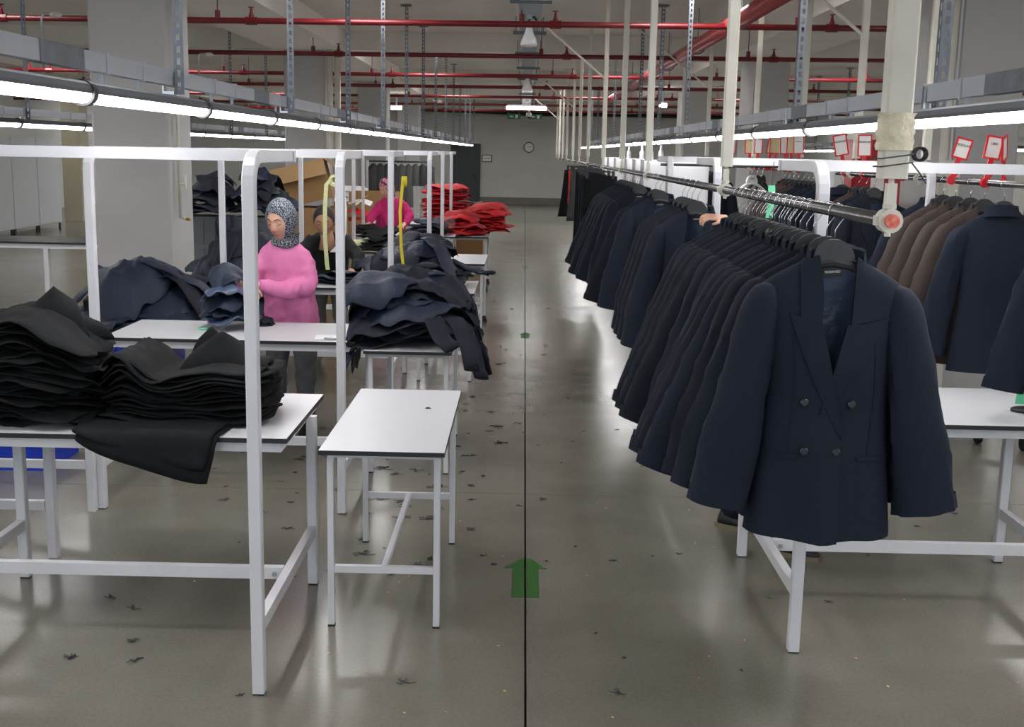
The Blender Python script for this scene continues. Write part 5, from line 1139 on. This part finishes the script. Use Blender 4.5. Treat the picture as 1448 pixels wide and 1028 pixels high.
# floor markings and litter
def arrow(y, s, lab):
    t = thing('floor_arrow', lab, 'arrow', (0.046, y, 0), 0, 'green floor arrows')
    L, Lh, wb, wh = 0.54 * s, 0.165 * s, 0.063 * s, 0.103 * s
    for sx in (-1, 1):
        x0, x1 = sorted((sx * 0.006, sx * wb)); mb = MB().box(x0, x1, 0, L - Lh, 0.0003, 0.0018)
        A, B, C_ = (sx * 0.006, L - Lh), (sx * wh, L - Lh), (sx * 0.006, L)
        mb.add([(p[0], p[1], z) for z in (0.0003, 0.0018) for p in (A, B, C_)], [(3, 4, 5), (0, 2, 1), (0, 1, 4, 3), (1, 2, 5, 4), (2, 0, 3, 5)])
        obj('painted_half', mb, 'green', t)
arrow(5.05, 1.0, 'green arrow painted on the floor joint near the camera')
for y, lab in ((12.6, 'second green arrow farther up the aisle'), (20.4, 'third green arrow far up the aisle'), (28.9, 'fourth tiny green arrow far up the aisle')): arrow(y, 0.7, lab)
rl = random.Random(8); mb = MB()
def tuft(mb, x, y, s):
    for q in range(rl.randint(4, 10)):
        a = rl.uniform(0, PI); pts = [(x + rl.uniform(-s, s) * 0.5, y + rl.uniform(-s, s) * 0.5, 0.003)]
        for _ in range(4): a += rl.uniform(-0.9, 0.9); pts.append((pts[-1][0] + s * 0.5 * math.cos(a), pts[-1][1] + s * 0.5 * math.sin(a), 0.003 + rl.uniform(0, 0.004)))
        mb.tube(pts, 0.0008 + 0.0010 * s / 0.04, 4)
for _ in range(170):
    u = rl.random()
    if u < 0.45: x, y = rl.gauss(-0.75, 0.35), rl.uniform(5.2, 9.5)
    elif u < 0.75: x, y = rl.uniform(-2.2, 2.6), rl.uniform(4.0, 9)
    else: x, y = rl.uniform(-0.6, 0.7), rl.uniform(7, 16)
    tuft(mb, x, y, rl.choice([0.006, 0.010, 0.014, 0.024]) * (1.3 if u < 0.45 else 0.8))
o = obj('floor_lint', mb, 'lint', None); tag(o, 'dark blue thread scraps and lint scattered over the floor', 'lint'); o['kind'] = 'stuff'
mb = MB()
for _ in range(60):
    x, y = rl.uniform(-1.6, 2.6), rl.uniform(3.8, 9); s = rl.uniform(0.002, 0.006); mb.box(x - s, x + s, y - s * 0.7, y + s * 0.7, 0.0005, 0.003, Matrix.Rotation(rl.uniform(0, 3), 3, 'Z'))
o = obj('floor_scraps', mb, 'scrap', None); tag(o, 'tiny pink, white and yellow paper scraps scattered on the floor', 'scraps'); o['kind'] = 'stuff'

# ------------------------------------------------------------------ people
def G2_(a, b_, s, t): return math.exp(-((a - b_) / s) ** 2) * t
def head_pt(dx, dy, dz):
    """unit direction -> point on the face surface (front is -y)"""
    v = Vector((dx, dy, dz)).normalized(); x, y, z = v.x * 0.076, v.y * 0.094, v.z * 0.118
    fr = max(0, -v.y)
    if z < -0.01: k = min(1, (-z - 0.01) / 0.105); x *= 1 - 0.34 * k ** 1.4; y *= (1 - 0.10 * k) if y < 0 else (1 - 0.35 * k)
    if y < 0:
        y *= 0.97
        nose = math.exp(-(x / 0.0115) ** 2) * (smooth(0.03, -0.022, z) * smooth(-0.046, -0.030, z)) * 0.019
        nose += math.exp(-(x / 0.018) ** 2 - ((z + 0.034) / 0.010) ** 2) * 0.006
        y -= fr * nose
        for sx in (-1, 1):
            y += fr * 0.010 * math.exp(-((x - sx * 0.030) / 0.017) ** 2 - ((z - 0.006) / 0.012) ** 2)
            y -= fr * 0.004 * math.exp(-((x - sx * 0.040) / 0.02) ** 2 - ((z + 0.028) / 0.018) ** 2)
        y -= fr * 0.005 * math.exp(-(x / 0.045) ** 2 - ((z - 0.028) / 0.010) ** 2)
        y -= fr * 0.007 * math.exp(-(x / 0.022) ** 2 - ((z + 0.062) / 0.011) ** 2)
        y -= fr * 0.006 * math.exp(-(x / 0.02) ** 2 - ((z + 0.100) / 0.014) ** 2)
        y += fr * 0.003 * math.exp(-(x / 0.02) ** 2 - ((z + 0.080) / 0.006) ** 2)
    return Vector((x, y, z))
def on_face(x, z, off=0.0015):
    # find the surface point whose x,z match (front)
    dx, dz = x / 0.076, z / 0.118
    for _ in range(12):
        dy = -math.sqrt(max(0.02, 1 - dx * dx - dz * dz)); p = head_pt(dx, dy, dz); dx += (x - p.x) / 0.08; dz += (z - p.z) / 0.12
    return p + Vector((0, -off, 0))
def head(parent, c, yaw, pitch, sc_, skin, roll=0.0, glasses=False, hairy=False, scarf=None, body_dir=None, neck_to=None):
    Mx = Matrix.Translation(c) @ Matrix.Rotation(yaw, 4, 'Z') @ Matrix.Rotation(pitch, 4, 'X') @ Matrix.Rotation(roll, 4, 'Y') @ Matrix.Scale(sc_, 4)
    nu, nv = 56, 44; rs = []
    for i in range(nv + 1):
        th = min(max(PI * i / nv, 0.03), PI - 0.03)
        rs.append([head_pt(math.sin(th) * math.cos(2 * PI * k / nu), math.sin(th) * math.sin(2 * PI * k / nu), -math.cos(th)) for k in range(nu)])
    mb = MB().rings(rs)
    if hairy:
        for sx in (-1, 1): mb.ball((sx * 0.076, 0.005, -0.008), 0.010, 0.018, 0.030, 10, 8)
    h_ = obj('head', mb.xf(Mx), skin, parent, True)
    def P(nm, mb, m, sm=True): return obj(nm, mb.xf(Mx), m, h_, sm)
    for sx in (-1, 1):
        P('eyebrow', MB().tube([on_face(sx * x, z, 0.001) for x, z in ((0.012, 0.025), (0.022, 0.030), (0.034, 0.031), (0.046, 0.024))], [0.0016, 0.0024, 0.0022, 0.001], 6), 'brow')
        e = on_face(sx * 0.030, 0.005, -0.006); P('eyelid', MB().ball(e, 0.0135, 0.011, 0.0095, 14, 10), skin)
        P('lashes', MB().tube([on_face(sx * x, z, 0.0) + Vector((0, -k, 0)) for x, z, k in ((0.018, 0.001, 0.001), (0.024, -0.0035, 0.0055), (0.031, -0.005, 0.0065), (0.038, -0.003, 0.005), (0.044, 0.002, 0.001))], [0.0007, 0.0013, 0.0015, 0.0013, 0.0007], 6), 'brow')
    P('mouth', MB().tube([on_face(x, -0.0625 + 0.05 * abs(x), 0.0004) for x in (-0.022, -0.011, 0, 0.011, 0.022)], [(0.001, 0.001), (0.003, 0.004), (0.0035, 0.005), (0.003, 0.004), (0.001, 0.001)], 8), 'lips')
    P('mouth_line', MB().tube([on_face(x, -0.0625 + 0.05 * abs(x), 0.0038) for x in (-0.020, -0.010, 0, 0.010, 0.020)], 0.0006, 5), 'brow')
    if glasses:
        g_ = MB()
        for sx in (-1, 1):
            cc = on_face(sx * 0.031, -0.002, 0.016); g_.tube([cc + Vector((0.022 * math.cos(a), 0.003 * abs(math.cos(a)), 0.016 * math.sin(a))) for a in [2 * PI * k / 18 for k in range(19)]], 0.0011, 5, False)
            g_.tube([cc + Vector((sx * 0.022, 0, 0.004)), Vector((sx * 0.074, -0.01, 0.008)), Vector((sx * 0.078, 0.02, 0.006))], 0.0011, 5)
        g_.tube([on_face(-0.009, 0.0, 0.02), on_face(0, 0.002, 0.022), on_face(0.009, 0.0, 0.02)], 0.0011, 5); P('glasses', g_, 'brass')
    if hairy:
        rs = []; nb_ = 40
        for i in range(17):
            al = lerp(1.22, PI - 0.05, i / 16); ring = []
            for k in range(nb_):
                b_ = 2 * PI * k / nb_; d_ = Vector((math.sin(al) * math.cos(b_), -math.cos(al) - 0.0, math.sin(al) * math.sin(b_)))
                d_ = Matrix.Rotation(R(30), 3, 'X') @ d_
                p = head_pt(*d_) * (1.02 + 0.09 * smooth(0, 5, i)); p.z += 0.002 * math.sin(b_ * 18); ring.append(p)
            rs.append(ring)
        hb = MB().rings(rs, True, False, True); hb.ball((0, 0.115, 0.03), 0.042, 0.036, 0.042, 14, 10); P('hair', hb, 'hair')
    if scarf:
        rs = []; nb_ = 44
        for i in range(19):
            al = lerp(0.0, 1.0, i / 18); ring = []
            for k in range(nb_):
                b_ = 2 * PI * k / nb_; ox, oz = 0.060 * math.cos(b_), -0.002 + (0.066 if math.sin(b_) > 0 else 0.106) * math.sin(b_)
                f0 = Vector((ox / 0.076, -math.sqrt(max(0.06, 1 - (ox / 0.078) ** 2 - (oz / 0.12) ** 2)), oz / 0.118)).normalized()
                ang = lerp(0, 1, al); d_ = f0.lerp(Vector((0.0, 1, 0.05)), ang ** 1.0) + Vector((math.cos(b_), 0, math.sin(b_))) * 1.15 * math.sin(PI * al)
                d_.normalize(); k2 = 1.02 if i == 0 else (1.09 if i == 1 else 1.15)
                p = head_pt(*d_) * k2
                if i: p.x *= 1.04; p += Vector((0, 0, 0.0)); p *= 1 + 0.016 * nz(d_.x * 4 + 3, d_.y * 4, d_.z * 7)
                if p.z < -0.06: p.y = p.y * (1 if p.y < 0 else 1.15)
                ring.append(p)
            rs.append(ring)
        s_ = MB().rings(rs, True, False, True)
        P('headscarf', s_, scarf)
        s2 = MB()
        A = Mx @ Vector((0, 0.032, -0.085)); B = Vector(neck_to); rr = []
        for i in range(9):
            t_ = i / 8; c_ = A.lerp(B, t_); rx = sc_ * lerp(0.074, 0.088, smooth(0.2, 1, t_)); ry = sc_ * lerp(0.070, 0.078, t_)
            rr.append([c_ + Matrix.Rotation(body_dir or 0, 3, 'Z') @ Vector((rx * math.cos(a) * (1 + 0.03 * math.sin(5 * a + 4 * t_)), ry * math.sin(a) * (1 + 0.04 * math.sin(4 * a + 9 * t_)), 0.010 * math.sin(3 * a + 2))) for a in [2 * PI * k / 28 for k in range(28)]])
        obj('scarf_drape', s2.rings(rr), scarf, h_, True)
    return h_
_hand = {}
def hand(parent, loc, mtx, skin, side=1, sc_=1.0, curl=0.35, spread=1.0):
    key = (side, curl)
    if key not in _hand:
        mb = MB()
        mb.rings([[(x, w_ * math.cos(a), h * math.sin(a)) for a in [2 * PI * k / 14 for k in range(14)]] for x, w_, h in ((-0.045, 0.026, 0.020), (-0.01, 0.027, 0.019), (0.015, 0.034, 0.018), (0.045, 0.040, 0.016), (0.075, 0.041, 0.014), (0.090, 0.038, 0.010))])
        for i, (y, L, r) in enumerate(((0.030, 0.070, 0.0088), (0.010, 0.079, 0.0092), (-0.010, 0.073, 0.0088), (-0.029, 0.058, 0.0078))):
            y *= side; a0 = (0.12 - 0.08 * i) * side * spread; p = Vector((0.072, y * 0.92, 0.0)); pts = [p.copy()]; ang = 0.1
            p = p + Vector((0.022, math.sin(a0) * 0.022, 0)); pts.append(p.copy())
            for seg, l_ in enumerate((0.46, 0.30, 0.24)):
                ang += curl * (0.7 if seg == 0 else 1.0); p = p + Vector((math.cos(ang) * math.cos(a0), math.sin(a0), -math.sin(ang))) * L * l_; pts.append(p.copy())
            mb.tube(pts, [r * 1.05, r * 1.05, r, r * 0.93, r * 0.74], 10)
        p = [Vector((-0.005, side * 0.020, -0.004)), Vector((0.022, side * 0.042, -0.010)), Vector((0.050, side * 0.058, -0.014)), Vector((0.076, side * 0.062, -0.020))]
        mb.tube(p, [0.014, 0.0125, 0.0105, 0.0075], 10)
        _hand[key] = remeshed(mb, 0.0035, 4)
    me = _hand[key].copy(); me.materials.clear(); me.materials.append(M[skin])
    o = bpy.data.objects.new('hand', me); col.objects.link(o); o.parent = parent
    o.matrix_local = Matrix.Translation(loc) @ mtx.to_4x4() @ Matrix.Scale(sc_, 4); return o
def aim(d_, n_):
    """matrix whose +x is d_ and +z close to n_"""
    x = Vector(d_).normalized(); y = Vector(n_).cross(x).normalized(); z = x.cross(y); return Matrix((x, y, z)).transposed()
def body(parent, torso, arms, m, name, voxel=0.013, yaw=0.0):
    mb = MB(); rr = []
    for (c, rx, ry) in torso:
        rr.append([Vector(c) + Matrix.Rotation(yaw, 3, 'Z') @ Vector((rx * (abs(math.cos(a)) ** 0.85) * (1 if math.cos(a) > 0 else -1), ry * math.sin(a), 0)) for a in [2 * PI * k / 28 for k in range(28)]])
    mb.rings(rr)
    for pts, rad in arms:
        # densify with slight sleeve folds
        P_, R_ = [], []
        for i in range(len(pts) - 1):
            for s in range(6):
                t_ = s / 6; P_.append(Vector(pts[i]).lerp(Vector(pts[i + 1]), t_)); R_.append(lerp(rad[i], rad[i + 1], t_) * (1 + 0.05 * math.sin((i * 6 + s) * 2.1)))
        P_.append(Vector(pts[-1])); R_.append(rad[-1])
        for _ in range(2): P_ = [P_[0]] + [(P_[i - 1] + P_[i] * 2 + P_[i + 1]) / 4 for i in range(1, len(P_) - 1)] + [P_[-1]]
        mb.tube(P_, R_, 14)
    me = remeshed(mb, voxel, 5)
    for v in me.vertices:
        p = v.co; n_ = v.normal; v.co = p + n_ * (0.013 * nz(p.x * 8, p.y * 8, p.z * 7) + 0.006 * (1 - abs(nz(p.x * 15, p.y * 13, p.z * 11)) * 3))
    me.materials.append(M[m]); o = bpy.data.objects.new(name, me); col.objects.link(o); o.parent = parent; return o
def legs(parent, hip, feet, hh, m, yaw, shoe='shoe', r=1.0):
    arms = []
    for sx, f in zip((-1, 1), feet):
        off = Matrix.Rotation(yaw, 3, 'Z') @ Vector((sx * 0.085, 0, 0)); h0 = Vector(hip) + off; f0 = Vector(f)
        kn = h0.lerp(f0, 0.48) + Matrix.Rotation(yaw, 3, 'Z') @ Vector((0, -0.025, 0)); arms.append(([h0, kn, f0 + Vector((0, 0, 0.09))], [0.098 * r, 0.074 * r, 0.062 * r]))
    hp = Vector(hip)
    body(parent, [(hp + Vector((0, 0, -0.12)), 0.10, 0.08), (hp + Vector((0, 0, -0.04)), 0.17 * r, 0.115 * r), (hp + Vector((0, 0, 0.06)), 0.165 * r, 0.11 * r), (hp + Vector((0, 0, 0.14)), 0.145 * r, 0.10 * r)], arms, m, 'trousers', 0.014, yaw)
    for f in feet:
        Mx = Matrix.Translation((f[0], f[1], 0)) @ Matrix.Rotation(yaw, 4, 'Z')
        up_ = MB().rings([[(w_ * math.cos(a), y, max(0.018, 0.02 + h * max(0, math.sin(a)))) for a in [2 * PI * k / 16 for k in range(16)]] for y, w_, h in ((0.075, 0.02, 0.03), (0.06, 0.036, 0.075), (0.0, 0.040, 0.085), (-0.06, 0.042, 0.06), (-0.12, 0.046, 0.042), (-0.165, 0.036, 0.028), (-0.185, 0.016, 0.014))])
        s_ = obj('shoe', up_.xf(Mx), shoe, parent, True)
        sl = MB().rings([[(w_ * c_, y * 1.02, z) for w_, y in ((0.022, 0.082), (0.044, 0.05), (0.046, -0.06), (0.050, -0.125), (0.03, -0.185)) for c_ in (1,)] + [(-w_ * 1, y * 1.02, z) for w_, y in ((0.03, -0.185), (0.050, -0.125), (0.046, -0.06), (0.044, 0.05), (0.022, 0.082))] for z in (0.0, 0.024)])
        obj('sole', sl.xf(Mx), 'sole', s_)
# woman 1: light pink sweatshirt, speckled headscarf
w1 = thing('person', 'person in a light pink sweatshirt and grey speckled headscarf, looking down at a navy jacket', 'person', (-1.62, 8.12, 0))
def L1(x, y, z): return Vector((x + 1.62, y - 8.12, z))
legs(w1, L1(-1.62, 8.15, 0.86), [L1(-1.74, 8.10, 0), L1(-1.50, 8.06, 0)], 0, 'jeans', 0.0, r=0.98)
body(w1, [(L1(-1.61, 8.15, 0.74), 0.185, 0.135), (L1(-1.615, 8.14, 0.85), 0.190, 0.14), (L1(-1.63, 8.12, 1.02), 0.180, 0.135), (L1(-1.645, 8.11, 1.18), 0.185, 0.13), (L1(-1.655, 8.10, 1.29), 0.170, 0.105), (L1(-1.66, 8.09, 1.345), 0.115, 0.08), (L1(-1.66, 8.08, 1.37), 0.08, 0.07)],
     [([L1(-1.545, 8.10, 1.255), L1(-1.49, 8.07, 1.16), L1(-1.48, 8.04, 1.05), L1(-1.64, 7.86, 1.05), L1(-1.77, 7.80, 1.085)], [0.066, 0.066, 0.068, 0.058, 0.042]),
      ([L1(-1.765, 8.10, 1.255), L1(-1.86, 8.04, 1.15), L1(-1.89, 8.0, 1.07), L1(-1.90, 7.82, 1.07), L1(-1.87, 7.76, 1.08)], [0.066, 0.066, 0.062, 0.055, 0.042])], 'pink', 'sweatshirt')
head(w1, L1(-1.655, 8.02, 1.505), R(-22), R(13), 1.18, 'skin', scarf='scarf_leopard', neck_to=L1(-1.655, 8.08, 1.33))
hand(w1, L1(-1.80, 7.80, 1.09), aim((-1, -0.1, 0.05), (0, -0.3, 1)), 'skin', -1, 1.05, 0.45)
hand(w1, L1(-1.86, 7.74, 1.09), aim((0.7, -0.6, -0.2), (0, -0.2, 1)), 'skin', 1, 1.05, 0.45)
# woman 2: black top, glasses, leaning over the table
w2 = thing('person', 'person with dark tied hair, glasses and black top leaning over a table', 'person', (-1.85, 11.2, 0))
def L2(x, y, z): return Vector((x + 1.85, y - 11.2, z))
legs(w2, L2(-1.87, 11.25, 0.84), [L2(-1.98, 11.2, 0), L2(-1.72, 11.22, 0)], 0, 'grey_trousers', 0.0)
body(w2, [(L2(-1.88, 11.2, 0.66), 0.20, 0.15), (L2(-1.87, 11.2, 0.86), 0.205, 0.15), (L2(-1.86, 11.12, 1.0), 0.20, 0.145), (L2(-1.83, 10.98, 1.12), 0.205, 0.14), (L2(-1.81, 10.90, 1.185), 0.18, 0.10), (L2(-1.81, 10.90, 1.225), 0.115, 0.07)],
     [([L2(-1.68, 10.90, 1.155), L2(-1.51, 10.80, 1.01), L2(-1.53, 10.62, 0.90)], [0.075, 0.062, 0.042]),
      ([L2(-1.95, 10.90, 1.155), L2(-2.09, 10.78, 1.0), L2(-1.98, 10.58, 0.91)], [0.075, 0.062, 0.042])], 'black_top', 'top')
obj('neck', MB().tube([L2(-1.81, 10.83, 1.08), L2(-1.81, 10.82, 1.17), L2(-1.82, 10.79, 1.28)], [0.085, 0.064, 0.054], 16), 'skin2', w2, True)
head(w2, L2(-1.825, 10.73, 1.345), R(4), R(18), 1.2, 'skin2', glasses=True, hairy=True)
hand(w2, L2(-1.545, 10.54, 0.90), aim((0.25, -1, -0.18), (0, 0, 1)), 'skin2', -1, 1.15, 0.2)
hand(w2, L2(-1.955, 10.52, 0.90), aim((0.4, -1, -0.15), (0, 0, 1)), 'skin2', 1, 1.15, 0.25)
# woman 3: magenta jumper, pink scarf
w3 = thing('person', 'person in a magenta jumper and pink patterned headscarf at the far table', 'person', (-1.95, 17.5, 0))
def L3(x, y, z): return Vector((x + 1.95, y - 17.5, z))
legs(w3, L3(-1.95, 17.55, 0.80), [L3(-2.06, 17.5, 0), L3(-1.83, 17.5, 0)], 0, 'black_trousers', 0.0, r=1.1)
body(w3, [(L3(-1.97, 17.52, 0.80), 0.22, 0.15), (L3(-1.97, 17.5, 0.95), 0.225, 0.155), (L3(-1.96, 17.48, 1.12), 0.22, 0.15), (L3(-1.96, 17.45, 1.24), 0.19, 0.12), (L3(-1.97, 17.43, 1.30), 0.10, 0.08)],
     [([L3(-1.80, 17.44, 1.19), L3(-1.68, 17.38, 1.03), L3(-1.72, 17.12, 0.93)], [0.078, 0.072, 0.045]),
      ([L3(-2.11, 17.44, 1.19), L3(-2.23, 17.34, 1.04), L3(-2.25, 17.1, 0.93)], [0.078, 0.070, 0.045])], 'magenta', 'jumper')
head(w3, L3(-2.02, 17.36, 1.425), R(-38), R(20), 1.22, 'skin', scarf='scarf_pink', neck_to=L3(-1.98, 17.42, 1.28))
hand(w3, L3(-2.26, 17.05, 0.925), aim((-0.3, -1, -0.25), (0, 0, 1)), 'skin', 1, 1.15, 0.3)
hand(w3, L3(-1.74, 17.07, 0.93), aim((-0.2, -1, -0.2), (0, 0, 1)), 'skin', -1, 1.15, 0.3)
# person hidden behind the blazers: feet and one hand are seen
w4 = thing('person', 'person in dark clothes hidden behind the blazers, one hand on a blazer and shoes below', 'person', (1.28, 6.0, 0))
def L4(x, y, z): return Vector((x - 1.28, y - 6.0, z))
legs(w4, L4(1.27, 6.0, 0.80), [L4(1.17, 6.14, 0), L4(1.37, 5.72, 0)], 0, 'navy2', R(60))
body(w4, [(L4(1.27, 6.0, 0.78), 0.18, 0.13), (L4(1.26, 5.98, 0.95), 0.175, 0.125), (L4(1.24, 5.95, 1.12), 0.18, 0.12), (L4(1.22, 5.92, 1.23), 0.15, 0.10), (L4(1.20, 5.90, 1.28), 0.08, 0.07)],
     [([L4(1.12, 6.0, 1.22), L4(0.98, 5.80, 1.33), L4(0.95, 5.62, 1.60), L4(0.92, 5.52, 1.70)], [0.066, 0.056, 0.044, 0.036]),
      ([L4(1.34, 5.88, 1.20), L4(1.40, 5.78, 1.0), L4(1.30, 5.66, 0.95)], [0.066, 0.055, 0.042])], 'black_top', 'top', yaw=R(60))
head(w4, L4(1.14, 5.88, 1.40), R(-60), R(20), 0.98, 'skin', hairy=True)
obj('neck', MB().tube([L4(1.2, 5.9, 1.24), L4(1.16, 5.89, 1.34)], [0.055, 0.05], 12), 'skin', w4, True)
hand(w4, L4(0.925, 5.52, 1.715), aim((-0.95, -0.25, 0.05), (0.1, -0.5, 1)), 'skin', 1, 0.70, 0.6)
hand(w4, L4(1.27, 5.63, 0.93), aim((-0.5, -0.8, -0.4), (0, 0, 1)), 'skin', -1, 1.0, 0.4)
